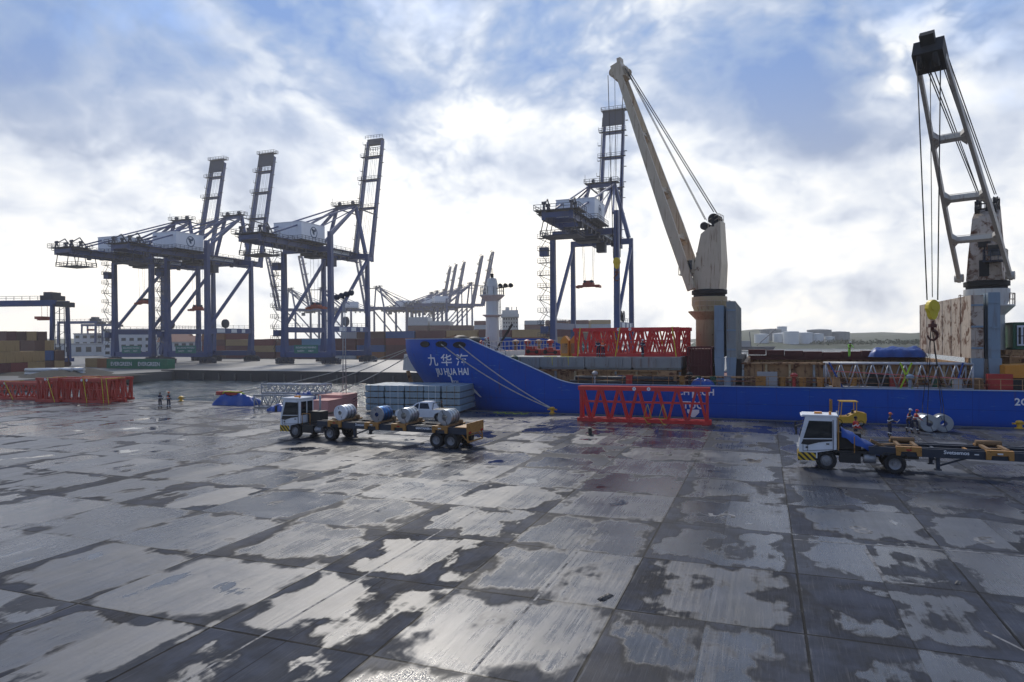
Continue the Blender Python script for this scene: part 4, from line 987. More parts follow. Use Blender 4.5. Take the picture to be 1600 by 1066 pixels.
# deck cranes
def deck_crane(loc, heading, luff, jl, mats, zped0):
    z0 = 12.0
    g = MB(); g.lathe([(1.55, zped0), (1.5, z0-2.1), (1.95, z0-.9), (1.95, z0), (0, z0)], n=28); g.k = 0
    g.lathe([(1.5, z0-2.6), (2.35, z0-1.7), (2.35, z0-1.6), (1.5, z0-1.6)], n=28)
    ped = g.build('deck_crane', mats['ped'], ship); ped.location = (loc[0]-SHX, loc[1]-SHY, 0); ped.rotation_euler = (0, 0, heading)
    g = MB(); g.rail([(2.3*math.cos(a*PI/9), 2.3*math.sin(a*PI/9), z0-1.6) for a in range(3, 16)], 1.1, .03, .8)
    g.build('ring_walkway', mats['house'], ped)
    g = MB(); g.lathe([(1.75, z0), (1.75, z0+.25), (1.95, z0+.3), (1.95, z0+.75), (1.6, z0+.85), (0, z0+.85)], n=28); g.build('slewing_ring', M_dark, ped)
    g = MB(); zb = z0+.8                                  # side profile seen across the jib, narrowing upwards
    prof = [(-1.55, zb), (1.5, zb), (1.4, zb+2.4), (.6, zb+6.3), (-.2, zb+6.9), (-1.55, zb+7.6), (-1.75, zb+2.8)]
    vs = []
    for sy in (-1, 1):
        for x, z in prof: wv = 1.5-.52*(z-zb)/7.9; vs.append((x, sy*wv, z))
    n = len(prof); g.add(vs, [list(range(n))[::-1], list(range(n, 2*n))]+[(i, (i+1) % n, n+(i+1) % n, n+i) for i in range(n)])
    h = g.build('crane_house', mats['house'], ped)
    g = MB(); g.b2(1.0, 1.34, -.5, .5, zb+3.3, zb+4.3); g.bar((1.38, 0, zb+2.), (1.3, 0, zb+3.4), .1); g.b2(1.38, 1.52, -.4, .4, zb+.4, zb+2.); g.build('front_opening', M_dark, ped)
    g = MB(); g.b2(1.3, 2.2, .3, 1.5, zb+1.9, zb+3.5); g.k = 1; g.b2(2.2, 2.26, .4, 1.4, zb+2.3, zb+3.35); g.b2(1.5, 2.1, 1.5, 1.55, zb+2.3, zb+3.35); g.build('operator_cab', [mats['house'], M_glass], ped)
    g = MB(); g.rail([(1.5, .1, zb+1.8), (2.9, .1, zb+1.8), (2.9, 1.9, zb+1.8), (1.5, 1.9, zb+1.8)], 1., .03, .7); g.b2(1.5, 2.95, .05, 1.95, zb+1.7, zb+1.78); g.build('cab_walkway', M_stsd, ped)
    g = MB()
    for y in (-.7, .7): g.lathe([(0, -.18), (.6, -.18), (.52, -.05), (.52, .05), (.6, .18), (0, .18)], (-.75, y, zb+7.9), 'y', 16); g.lathe([(0, -.18), (.45, -.18), (.4, 0), (.45, .18), (0, .18)], (.3, y, zb+7.2), 'y', 14)
    g.bar((-.75, -.9, zb+7.), (-.75, -.9, zb+8.2), .3); g.bar((-.75, .9, zb+7.), (-.75, .9, zb+8.2), .3); g.bar((-.75, 0, zb+7.), (-.75, 0, zb+8.2), .3); g.bar((-.75, -1, zb+7.9), (-.75, 1, zb+7.9), .12); g.bar((.3, -.9, zb+7.2), (.3, .9, zb+7.2), .12)
    g.build('top_sheave', M_dark, ped)
    g = MB(); g.rail([(-1.4, -.95, zb+7.5), (-1.4, .95, zb+7.5), (-.2, .95, zb+6.9)], .9, .025, .6); g.build('top_railing', mats['house'], ped)
    # jib: two box girders closing towards the head, three ties
    px0, pz0 = 1.5, zb+.35
    c, s_ = math.cos(luff), math.sin(luff)
    J = lambda u, y, n_=0.: Vector((px0+u*c-n_*s_, y, pz0+u*s_+n_*c)); un = (-s_, 0, c)
    yw = lambda u: 2.15-1.35*u/jl
    dp = mats.get('depth', .72)
    for sy in (-1, 1):
        g = MB(); g.bar(J(-.4, sy*2.1), J(jl*.28, sy*yw(jl*.28)), .30, dp*.8, un, .30, dp); g.bar(J(jl*.28, sy*yw(jl*.28)), J(jl, sy*.8), .30, dp, un, .24, dp*.6)
        g.tube(J(0, sy*1.7), J(0, sy*2.45), .4, 12); g.build('jib_girder', mats['jib'], ped)
    for u in (jl*.22, jl*.43, jl*.69):
        g = MB(); w = yw(u); g.bar(J(u, -w), J(u, w), .42, .5, un)
        for sy in (-1, 1):
            for du in (-1, 1): g.prism([(0, 0)]*0 or [(sy*(w-.1), 0), (sy*(w-.1), 1), (sy*(w-.75), 0)], 0, 1, 'x') if False else g.add([J(u+du*.3, sy*(w-.15), -.3), J(u+du*.75, sy*(w-.15), -.3), J(u+du*.3, sy*(w-.5), -.22), J(u+du*.3, sy*(w-.15), .3), J(u+du*.75, sy*(w-.15), .3), J(u+du*.3, sy*(w-.5), .22)], [(0, 1, 2), (3, 5, 4), (0, 3, 4, 1), (1, 4, 5, 2), (2, 5, 3, 0)])
        g.rail([J(u, -w-.0, .5), J(u, w, .5)], .01, .02, 5.); g.build('jib_tie', mats['jib'], ped)
    g = MB(); g.bar(J(jl-1.3, 0), J(jl+.6, 0), 1.9, 1.3, un); g.bar(J(jl+.5, 0, .3), J(jl+1.3, 0, .5), .9, .5, un)
    for y in (-.5, .5): g.tube(J(jl-.1, y-.15, -.6), J(jl-.1, y+.15, -.6), .6, 14); g.tube(J(jl-.6, y-.12, .7), J(jl-.6, y+.12, .7), .5, 14)
    g.build('jib_head', M_dark if mats.get('darkhead') else mats['jib'], ped)
    g = MB()
    top = Vector((-.75, 0, zb+8.6))
    for y in (-.75, -.6, .6, .75): g.tube(J(jl-.5, y, .9), top+Vector((0, y, .1)), .045, 5)
    for y in (-.3, .3): g.tube(J(jl-.2, y, .8), Vector((.35, y, zb+8.0)), .04, 5)
    g.build('luffing_rope', M_rope, ped)
    for k in range(2): pass
    return ped, J(jl-.1, 0, -.6)
CR1 = dict(ped=M_tanp, house=M_cream, jib=M_cream, depth=1.2)
CR2 = dict(ped=M_tanp, house=M_rusty, jib=M_bgr2, darkhead=True) if 'M_bgr2' in globals() else dict(ped=M_white, house=M_rusty, jib=pm('weathered pale jib paint', (.52, .48, .40), .5, var=.2, streak=.6, rust=.12, scale=.5), darkhead=True)
c1p = (-5.75, 80.2)
tip = atY(968, 110, 82.5); hd = math.atan2(tip.y-c1p[1], tip.x-c1p[0]); z_p = 13.15
rh = math.hypot(tip.x-c1p[0], tip.y-c1p[1])-1.5; JL1 = math.hypot(rh, tip.z-z_p)
k1, h1 = deck_crane(c1p, hd, math.atan2(tip.z-z_p, rh), JL1, CR1, 2.72)
c2p = (20.9, 80.0)
best = None
for i in range(400):
    Y = 52+i*.07; q = atY(1452, 82, Y); rh = math.hypot(q.x-c2p[0], q.y-c2p[1])-1.5; L = math.hypot(rh, q.z-z_p)
    if best is None or abs(L-JL1) < best[0]: best = (abs(L-JL1), q, rh, L)
tip2 = best[1]
print('JL', JL1, best[3], 'tip2', tip2, 'tip1', tip)
k2, h2 = deck_crane(c2p, math.atan2(tip2.y-c2p[1], tip2.x-c2p[0]), math.atan2(tip2.z-z_p, best[2]), best[3], CR2, 2.72)
def crane_world(ped, p):
    a = ped.rotation_euler.z; return Vector((ped.location.x+SHX+p.x*math.cos(a)-p.y*math.sin(a), ped.location.y+SHY+p.x*math.sin(a)+p.y*math.cos(a), p.z))
H1 = crane_world(k1, h1); H2 = crane_world(k2, h2)
M_block = pm('yellow hook block paint', (.66, .50, .02), .5, var=.15, rust=.14, scale=3.)
M_hookr = pm('dark red hook', (.10, .03, .02), .6, .3, var=.3)
def hook(label, loc, top, chain=True, spread=.5, a=0.):
    t = thing('hook_block', label, 'crane hook', loc, a, 'hook blocks of the deck cranes')
    K = .62; g = MB()                                                # pear shaped block
    prof = []
    for i in range(16):
        th = i/16*2*PI; prof.append((.42*math.sin(th)*(1 if math.cos(th) > -.2 else .75), .0+.62*math.cos(th)*(1.0 if math.cos(th) > 0 else 1.3)))
    g.prism([(x, z) for x, z in prof], -.22, .22, 'y'); g.tube((0, -.3, .1), (0, .3, .1), .25, 10); g.build('block', M_block, t)
    g = MB(); g.tube((0, 0, -.85), (0, 0, -1.55), .12, 10); g.b2(-.22, .22, -.15, .15, -1.35, -1.1)
    pts = [Vector((.34*math.sin(u), 0, -1.9+.34*math.cos(u)))*1 for u in [i*PI/10 for i in range(0, 16)]]
    g.tube((0, 0, -1.5), pts[0], .12, 8)
    for i, (p, q) in enumerate(zip(pts, pts[1:])): g.tube(p, q, .13-.005*i, 8)
    g.build('hook', M_hookr, t)
    g = MB(); L = Vector(loc); Rm = Matrix.Rotation(-a, 3, 'Z')
    for d in (-spread, spread): g.tube(Vector((d*.9, 0, .6)), Rm @ (Vector(top)-L)+Vector((d*2., 0, 0)), .045, 5)
    g.tube((0, 0, .8), Rm @ (Vector(top)-L)+Vector((.1, 0, 0)), .03, 5)
    g.build('hoist_rope', M_rope, t)
    return t
hook('yellow hook block hanging from the tan deck crane in front of the blue container crane', (H1.x, H1.y, atY(968, 410, H1.y).z), H1, a=hd)
HB2 = Vector((H2.x+.15, H2.y, atY(1463, 482, H2.y).z))
hook('yellow pear shaped hook block of the rusty deck crane lifting the coils', HB2, H2, spread=.42, a=YAW)

# mooring ropes
def rope(pts, label, r=.06, group='mooring ropes of the blue ship'):
    g = MB(); g.path(pts, r, 6); return tag(g.build('mooring_rope', M_mrope), label, 'rope', group)
def sag(a, b, s, n=14): a = Vector(a); b = Vector(b); return [a.lerp(b, i/n)-Vector((0, 0, s*4*(i/n)*(1-i/n))) for i in range(n+1)]
B1 = at(872, 643, .0); B1.y = 64.3
rope(sag(LEADS[1]+Vector((0, -.1, 0)), B1+Vector((-.1, 0, .5)), .55), 'pale mooring rope from the left bow fairlead to the yellow bollard by the hull')
rope(sag(LEADS[2]+Vector((0, -.1, 0)), B1+Vector((.1, 0, .45)), .35), 'pale mooring rope from the right bow fairlead to the yellow bollard by the hull')
BL = at(295, 626, 0.); BL.y = 64.3
q = on_hull(-42.4, 6.4); 
rope(sag(q, BL+Vector((.1, 0, .45)), 1.1), 'mooring rope running left from the bow tip to the far left bollard')
rope(sag(q+Vector((.6, -.4, .1)), BL+Vector((5.2, 0, .35)), 1.6), 'lower mooring rope running left from the bow tip towards the blue tarpaulin')
rope(sag(on_hull(-41.6, 5.4), (-48., 64.4, .4), .35), 'short mooring rope dropping steeply from the bow to the quay edge')
# ================================================================== TRUCKS, CARGO AND PEOPLE
M_tred = pm('red truss paint', (.56, .022, .022), .42, var=.25, scale=1.5, grime=.25, rust=.10, rustcol=(.12, .03, .02))
M_tredd = pm('weathered red truss paint', (.42, .042, .028), .5, var=.2, scale=1.5, grime=.25)
M_navy = pm('trailer navy paint', (.012, .022, .042), .45, var=.3, grime=.3, scale=1.5)
M_brk = pm('ochre bracket paint', (.36, .17, .035), .55, var=.3, rust=.3, scale=3.)
M_wood = pm('weathered timber', (.20, .115, .05), .8, var=.3, scale=4., bump=.4)
M_cab = pm('white cab paint', (.72, .74, .76), .3, var=.04, grime=.12, scale=1.5)
M_plast = pm('black plastic', (.015, .015, .016), .5, var=.2)
M_rim = pm('grey steel rim', (.28, .28, .29), .45, .4, var=.2, grime=.3, scale=4.)
M_lamp = pm('red lamp glass', (.40, .01, .01), .2, var=.05)
M_amber = pm('amber lamp glass', (.70, .25, .02), .2, var=.05)
M_clear = pm('lamp glass', (.7, .7, .68), .15, var=.03)
def cabglass():
    m = bpy.data.materials.new('cab glass'); m.use_nodes = True; t = NT(m.node_tree)
    out = m.node_tree.nodes['Material Output']; bs = m.node_tree.nodes['Principled BSDF']
    bs.inputs['Base Color'].default_value = (.012, .016, .018, 1); bs.inputs['Roughness'].default_value = .05
    return m
M_cg = cabglass()
def hazard():
    m = bpy.data.materials.new('yellow black stripes'); m.use_nodes = True; t = NT(m.node_tree); bs = m.node_tree.nodes['Principled BSDF']
    x, y, z = t.xyz(t.n('ShaderNodeTexCoord').outputs['Object'])
    f = t.m('FRACT', t.m('MULTIPLY', t.m('ADD', t.m('ADD', x, y), t.m('MULTIPLY', z, 1.)), 3.1)); c = t.mix(t.m('GREATER_THAN', f, .5), (.62, .40, .02), (.014, .014, .014))
    t.set(bs.inputs['Base Color'], c); bs.inputs['Roughness'].default_value = .5; return m
M_haz = hazard()
def steel_coil(colr, name, wound=True):
    m = bpy.data.materials.new(name); m.use_nodes = True; t = NT(m.node_tree); bs = m.node_tree.nodes['Principled BSDF']
    co = t.n('ShaderNodeTexCoord').outputs['Object']; n = t.noise(co, 3., 5)
    t.set(bs.inputs['Base Color'], t.mix(n, tuple(c*.7 for c in colr), colr)); bs.inputs['Metallic'].default_value = .75; t.set(bs.inputs['Roughness'], t.m('ADD', t.m('MULTIPLY', n, .25), .2))
    x, y, z = t.xyz(co); r = t.vm('LENGTH', t.comb(x, 0., z))
    t.set(bs.inputs['Normal'], t.n('ShaderNodeBump', {'Height': t.m('FRACT', t.m('MULTIPLY', r, 26.)), 'Strength': .35, 'Distance': .01}).outputs[0])
    return m
M_coil = steel_coil((.42, .46, .50), 'galvanised coil'); M_coilb = steel_coil((.02, .14, .40), 'blue wrapped coil'); M_coilw = steel_coil((.55, .59, .64), 'white wrapped coil')
M_band = pm('dark steel band', (.06, .06, .065), .4, .5, var=.2)

def wheel(parent, x, y, r, w, side, dual=False):
    g = MB(); s = side
    y0, y1 = (y-w/2, y+w/2)
    g.lathe([(r*.58, y0+.02), (r*.9, y0), (r*.985, y0+.04), (r, y0+.09), (r, y1-.09), (r*.985, y1-.04), (r*.9, y1), (r*.58, y1-.02)], (x, 0, r), 'y', 28)
    for k in range(26): a = 2*PI*k/26; g.box(x+r*.995*math.cos(a), y, r+r*.995*math.sin(a), .03, w*.86, .09, 0, 0, -a)
    wh = g.build('wheel', M_tyre, parent)
    g = MB(); f = y0 if s < 0 else y1; d = -s
    g.lathe([(r*.60, f+d*.015), (r*.58, f+d*.06), (r*.50, f+d*.10), (r*.30, f+d*.04 if not dual else f+d*.14), (r*.2, f+d*.04 if not dual else f+d*.14), (r*.18, f-d*.02 if not dual else f+d*.05), (0, f-d*.02 if not dual else f+d*.05)], (x, 0, r), 'y', 22)
    for k in range(10): a = 2*PI*k/10; g.box(x+r*.36*math.cos(a), f+d*(.03 if not dual else .12), r+r*.36*math.sin(a), .05, .06, .05)
    g.build('rim', M_rim, wh)
    return wh
def tractor(t, variant=0):
    # nose at x = 0, rear to +x; near side is -y
    W2 = 1.22
    g = MB()
    prof = [(.12, .62), (1.02, .62), (1.02, .95), (2.0, 1.15), (2.0, 2.98), (.42, 2.98), (.12, 1.75), (.06, 1.1)]
    x0 = .0
    WF = .30
    g.prism(prof, -W2, WF, 'y')
    g.k = 0; g.b2(.25, 2.08, -W2-.06, WF+.06, 2.98, 3.06); g.prism([(.2, 2.92), (.42, 2.98), (.42, 3.06), (.16, 3.0)], -W2-.05, WF+.05, 'y')
    cab = g.build('cab', M_cab, t)
    g = MB(); g.prism([(.30, 1.72), (1.78, 1.78), (1.78, 2.72), (.60, 2.72)], -W2-.02, -W2+.02, 'y'); g.build('side_window', M_cg, cab)
    g = MB(); g.prism([(.30, 1.72), (1.78, 1.78), (1.78, 2.72), (.60, 2.72)], WF-.02, WF+.02, 'y'); g.build('side_window', M_cg, cab)
    g = MB(); g.add([(.105, -W2+.1, 1.7), (.105, WF-.1, 1.7), (.385, WF-.1, 2.85), (.385, -W2+.1, 2.85)], [(0, 1, 2, 3)]); g.build('windscreen', M_cg, cab, fix=False)
    for y0_, y1_ in ((-W2+.12, -.52), (-.40, WF-.12)): g = MB(); g.b2(1.99, 2.02, y0_, y1_, 1.75, 2.78); g.build('rear_window', M_cg, cab)
    g = MB(); g.b2(.9, 1.3, -.6, -.3, 3.06, 3.16); g.tube((1.7, -.9, 3.06), (1.7, -.9, 3.24), .07, 10); g.build('beacon', M_amber, cab)
    g = MB(); g.b2(.12, 1.9, WF+.05, W2, .95, 1.35); g.build('engine_hood', M_cab, t)
    g = MB(); g.prism([(.18, 1.40), (.55, 1.35), (1.1, 1.52), (1.78, 1.62), (1.78, 1.72), (.30, 1.66)], -W2-.024, -W2+.01, 'y'); g.build('window_trim', M_plast, cab)
    g = MB(); g.path([(.52, -W2-.02, 1.0), (.52, -W2-.02, 1.34)], .012); g.box(1.55, -W2-.02, 1.45, .16, .03, .07); g.box(.48, -W2-.02, 1.22, .12, .03, .09); g.bar((1.83, -W2-.02, .95), (1.83, -W2-.02, 2.8), .03); g.bar((.28, -W2-.02, 1.0), (.28, -W2-.02, 1.66), .02); g.bar((.28, -W2-.02, 1.0), (1.83, -W2-.02, 1.15), .02); g.build('door_trim', M_plast, cab)
    g = MB(); g.b2(.02, .10, -W2, W2, .45, .95); g.b2(.04, .95, -W2-.02, -W2+.1, .48, .93); g.b2(.04, .95, W2-.1, W2+.02, .48, .93); g.build('bumper', M_haz, t)
    for y in (-.85, .1): g = MB(); g.box(.01, y, 1.15, .06, .26, .18); g.build('headlight', M_clear, cab)
    g = MB(); g.bar((.3, -W2-.02, 2.55), (-.05, -W2-.28, 2.45), .04); g.box(-.08, -W2-.3, 2.2, .1, .16, .48); g.build('mirror', M_plast, cab)
    g = MB(); g.bar((.3, WF+.02, 2.55), (-.05, WF+.28, 2.45), .04); g.box(-.08, WF+.3, 2.2, .1, .16, .48); g.build('mirror', M_plast, cab)
    g = MB(); g.b2(1.2, 6.1, -.52, -.40, .72, 1.02); g.b2(1.2, 6.1, .40, .52, .72, 1.02)
    for x in (1.3, 2.6, 3.8, 5.9): g.b2(x, x+.15, -.4, .4, .74, 1.0)
    g.b2(1.9, 3.9, -1.1, 1.1, .98, 1.10); g.b2(4.2, 5.4, -.5, .5, 1.02, 1.20)
    g.build('chassis', M_plast, t)
    g = MB(); g.b2(2.15, 3.2, -1.2, -.55, .45, 1.0); g.build('fuel_tank', M_plast, t)
    g = MB(); g.tube((3.35, -.95, .72), (3.95, -.95, .72), .26, 14); g.build('air_tank', M_rim, t)
    g = MB(); g.b2(2.1, 3.3, -.45, .45, 1.1, 2.0); g.build('engine_cover', M_plast, t)
    g = MB(); g.tube((2.2, .85, 1.1), (2.2, .85, 3.1), .08, 10); g.build('exhaust', M_rim, t)
    g = MB()
    if variant:
        for x, y in ((2.1, -1.1), (2.1, 1.1)): g.bar((x, y, 1.1), (x, y, 2.9), .07)
        g.bar((2.1, -1.1, 2.9), (2.1, 1.1, 2.9), .07); g.bar((2.9, -1.12, .5), (2.9, -1.12, 1.9), .05); g.bar((2.1, -1.1, 2.0), (2.1, 1.1, 2.0), .05); g.build('guard_frame', M_brk, t)
    else:
        g.path([(2.15, -1.15, 1.05), (2.15, -1.15, 1.9), (2.9, -1.15, 1.9), (2.9, -1.15, 1.05)], .03); g.build('handrail', M_brk, t)
    wheel(t, 1.48, -1.05, .53, .34, -1); wheel(t, 1.48, 1.05, .53, .34, 1)
    for y in (-1.02, 1.02): wheel(t, 4.85, y, .53, .55, -1 if y < 0 else 1, True)
    g = MB(); g.prism([(4.2, .85), (4.3, 1.12), (5.4, 1.12), (5.5, .85), (5.45, .85), (5.36, 1.08), (4.34, 1.08), (4.25, .85)], -1.3, -.75, 'y'); g.build('mudguard', M_plast, t)
def trailer(t, L=12.6, x0=3.6, axles=True):
    x1 = x0+L; zt = 1.42
    for y in (-.62, .62):
        g = MB(); g.b2(x0, x1, y-.09, y+.09, zt-.05, zt); g.b2(x0, x1, y-.09, y+.09, .98, 1.03); g.b2(x0, x1, y-.015, y+.015, 1.03, zt-.05)
        g.build('main_beam', M_navy, t)
    for y in (-1.16, 1.16):
        g = MB(); g.b2(x0, x1, y-.05, y+.05, .98, zt); g.build('side_rail', M_navy, t)
    n = 9
    for i in range(n+1):
        x = x0+.1+(L-.2)*i/n; g = MB(); g.b2(x-.07, x+.07, -1.11, 1.11, zt-.22, zt-.06); g.build('cross_member', M_brk if i % 2 else M_navy, t)
    sad = [x0+1.7, x0+5.0, x0+7.3, x0+10.65] if L < 13 else [x0+1.9, x0+6., x0+9.4, x0+12.4]
    for i, x in enumerate(sad):
        for y in (-1.18, 1.18):
            s = 1 if y > 0 else -1
            g = MB(); g.prism([(x-.6, 1.02), (x-.4, 1.02), (x-.36, 1.24), (x+.36, 1.24), (x+.4, 1.02), (x+.6, 1.02), (x+.6, 1.5), (x-.6, 1.5)], y-.16, y+.16, 'y'); b = g.build('cradle_bracket', M_brk, t)
            g = MB(); g.b2(x-.12, x+.12, y+s*.165-.01, y+s*.165+.01, 1.3, 1.38); g.build('marker', M_clear if i % 2 else M_lamp, b)
        g = MB(); g.b2(x-.5, x-.32, -.95, .95, zt, zt+.12); g.b2(x+.32, x+.5, -.95, .95, zt, zt+.12)
        g.b2(x-.5, x+.5, -.12, .12, zt-.02, zt+.02); g.build('timber_cradle', M_wood, t)
        g = MB(); g.tube((x-.6, .86, zt+.16), (x+.6, .86, zt+.16), .16, 8); g.build('timber_roll', M_wood, t)
    lettering('Svetsemos', .27, M_letw, t, (x0+4.1, -1.215, 1.2), (1, 0, 0), (0, 0, 1), .006)
    for x in (x0+5, x0+8.8): g = MB(); g.box(x, -1.215, 1.24, .2, .012, .06); g.build('reflector', M_clear, t)
    lettering('CONTAINER CTM 10', .2, M_letw, t, (x0+9.6, -1.215, 1.2), (1, 0, 0), (0, 0, 1), .006)
    for y in (-.95, .95):
        g = MB(); xx = x0+3.3; g.b2(xx-.09, xx+.09, y-.09, y+.09, .35, 1.1); g.b2(xx-.16, xx+.16, y-.16, y+.16, .28, .35); g.bar((xx, y, .5), (xx+1.6, y, 1.1), .09); g.bar((xx, y, .75), (xx-.45, y, 1.1), .07); g.build('landing_leg', M_navy, t)
    if axles:
        for x in (x1-2.35, x1-1.2):
            for y in (-1.0, 1.0): wheel(t, x, y, .51, .55, -1 if y < 0 else 1, True)
            g = MB(); g.tube((x, -.8, .51), (x, .8, .51), .09, 10); g.b2(x-.3, x+.3, -.7, -.5, .55, .98); g.b2(x-.3, x+.3, .5, .7, .55, .98); g.build('axle', M_plast, t)
        g = MB()
        for y in (-1.1, 1.1):
            g.bar((x1-.05, y, 1.35), (x1+.05, y, .45), .07); g.bar((x1-.55, y, 1.1), (x1+.05, y, .5), .06)
        g.bar((x1+.05, -1.1, .47), (x1+.05, 1.1, .47), .09); g.bar((x1, -1.1, .9), (x1, 1.1, .9), .06); g.build('rear_bumper', M_brk, t)
        g = MB(); g.b2(x1-.9, x1+.06, -1.22, 1.22, 1.425, 1.48); g.b2(x1, x1+.08, -1.22, 1.22, 1.0, 1.75); g.build('tail_board', M_brk, t)
        for y in (-.9, .9): g = MB(); g.box(x1+.1, y, 1.1, .06, .3, .12); g.build('tail_light', M_lamp, t)
def coil(label, mats, loc, r=.62, L=1.25, group='steel coils', rz=0., hole=.26, cone=False):
    t = thing('steel_coil', label, 'steel coil', loc, rz, group)
    g = MB(); g.lathe([(hole, -L/2), (r-.01, -L/2), (r, -L/2+.015), (r, L/2-.015), (r-.01, L/2), (hole, L/2), (hole, -L/2)], (0, 0, r), 'y', 40); g.build('winding', mats[0], t)
    g = MB()
    for y in (-L*.28, L*.02, L*.32): g.lathe([(r+.002, y-.02), (r+.012, y-.02), (r+.012, y+.02), (r+.002, y+.02)], (0, 0, r), 'y', 40, False)
    g.build('steel_band', M_band, t, fix=False)
    for k in range(2):
        a = PI*.62+k*PI; g = MB(); c, s_ = math.cos(a), math.sin(a)
        g.add([(c*q+s_*w, y, r+s_*q-c*w) for y in (-L/2-.012, -L/2-.002) for q, w in ((hole, -.02), (r-.02, -.02), (r-.02, .02), (hole, .02))], [(0, 1, 2, 3), (4, 5, 6, 7), (0, 1, 5, 4), (2, 3, 7, 6)]); g.build('radial_band', M_band, t)
    if len(mats) > 1:
        g = MB(); g.lathe([(hole*.7, -L/2-.03), (hole*1.35, -L/2-.02), (hole*1.35, -L/2-.004)], (0, 0, r), 'y', 28); g.lathe([(r-.11, -L/2-.02), (r+.012, -L/2-.02), (r+.012, -L/2+.12), (r+.004, -L/2+.12)], (0, 0, r), 'y', 40); g.lathe([(hole*1.35, -L/2-.006), (r-.11, -L/2-.006)], (0, 0, r), 'y', 40); g.build('protector', mats[1:], t) if False else g.build('protector', mats[1], t)
    return t
# the left truck, loaded
a0 = at(461, 684.5); a1 = at(692, 700)
rzL = math.atan2(a1.y-a0.y, a1.x-a0.x)
uL = Vector((math.cos(rzL), math.sin(rzL), 0)); nL = Vector((-uL.y, uL.x, 0))
oL = Vector((a0.x, a0.y, 0))-uL*1.48+nL*1.2
tl = thing('terminal_truck', 'white terminal tractor with flat trailer carrying four steel coils', 'truck', oL, rzL, 'terminal trucks on the quay')
LT = (a1-a0).length+1.48+2.35-3.6-1.2+.7
tractor(tl); trailer(tl, LT)
print('trailer L', LT)
for x, mats, lab in ((3.6+1.7, [M_coilw, M_cab], 'white wrapped steel coil, first behind the cab of the loaded trailer'), (3.6+5.0, [M_coilb, M_rim], 'blue wrapped steel coil, second on the loaded trailer'), (3.6+7.3, [M_coil], 'bare silver steel coil on the loaded trailer in front of the pickup'), (3.6+10.65, [M_coil], 'bare silver steel coil at the rear end of the loaded trailer')):
    p = oL+uL*x; coil(lab, mats, (p.x, p.y, 1.44), rz=rzL, r=.56, L=1.25, hole=.22)
# the right truck, empty, running out of the picture
b0 = at(1292, 734)
tr_ = thing('terminal_truck', 'white terminal tractor pulling an empty flat trailer out of the picture', 'truck', (b0.x-1.48, b0.y+1.2, 0), R(-1.2), 'terminal trucks on the quay')
tractor(tr_, 1); trailer(tr_, 14.2)
M_btarp = M_tarp
def cloth(name, label, cat, loc, rz, sx, sy, h, mat, seed=0, group=None, lumps=5, kind='heap'):
    rr = random.Random(seed); n, m = 34, 20; vs = []; L = [(rr.uniform(.15, .85), rr.uniform(.3, .7), rr.uniform(.10, .22), rr.uniform(.5, 1)) for _ in range(lumps)]
    for i in range(n+1):
        for j in range(m+1):
            u, v = i/n, j/m; e = min(u, 1-u, (v)*sy/sx, (1-v)*sy/sx); pl = min(1., e*sx/(.35*h+.05))
            z = h*(.62+.38*max([w*math.exp(-((u-a)**2*(sx/sy)+(v-b)**2)/(2*c*c)) for a, b, c, w in L]+[0]))*pl**.55
            z += .05*h*math.sin(u*23+seed)*math.sin(v*11+u*4)*pl + .06*h*rr.uniform(-1, 1)*pl
            x = (u-.5)*sx*(1+.08*math.sin(v*9+seed)*(1-pl)); y = (v-.5)*sy*(1+.1*math.sin(u*17+seed)*(1-pl))
            vs.append((x, y, max(.01, z)))
    g = MB(); g.sm = True; g.add(vs, [(i*(m+1)+j, (i+1)*(m+1)+j, (i+1)*(m+1)+j+1, i*(m+1)+j+1) for i in range(n) for j in range(m)])
    k = len(g.v); g.sm = False; g.add([(-sx*.47, -sy*.45, .0), (sx*.47, -sy*.45, 0), (sx*.47, sy*.45, 0), (-sx*.47, sy*.45, 0)], [(0, 1, 2, 3)])
    o = g.build(name, mat); o.location = loc; o.rotation_euler = (0, 0, rz); return tag(o, label, cat, group)
# rolled tarpaulin leaning over the tractor's deck, wedges of timber
rt_o = Vector((b0.x-1.48, b0.y+1.2, 0))
g = MB(); g.sm = True; vs = []; n, m = 18, 12
rr = random.Random(4)
for i in range(n+1):
    for j in range(m+1):
        u, v = i/n, j/m; w = .72-.25*u
        vs.append((2.25+u*1.9, -1.05+v*1.3, 2.2-u*1.05+.22*math.sin(v*PI)*w+.05*math.sin(u*14+v*6)+rr.uniform(-.025, .025)-(.35*(1-math.sin(v*PI))**3)))
g.add(vs, [(i*(m+1)+j, (i+1)*(m+1)+j, (i+1)*(m+1)+j+1, i*(m+1)+j+1) for i in range(n) for j in range(m)])
o = g.build('tarpaulin', M_btarp); o.location = rt_o; tag(o, 'folded blue tarpaulin slung behind the cab of the empty truck', 'tarpaulin', 'blue tarpaulins')
for k, (x, z, a) in enumerate(((4.1, 1.5, -.5), (4.45, 1.42, .1))):
    g = MB(); g.box(0, 0, 0, .9, .22, .14, 0, 0, -a); o = g.build('timber_wedge', M_wood); o.location = rt_o+Vector((x, -.85+k*.3, z)); tag(o, ['pale timber wedge resting steeply behind the blue folded tarpaulin', 'brown timber wedge lying flat at the front of the empty trailer'][k], 'timber', 'timber wedges on the empty truck')

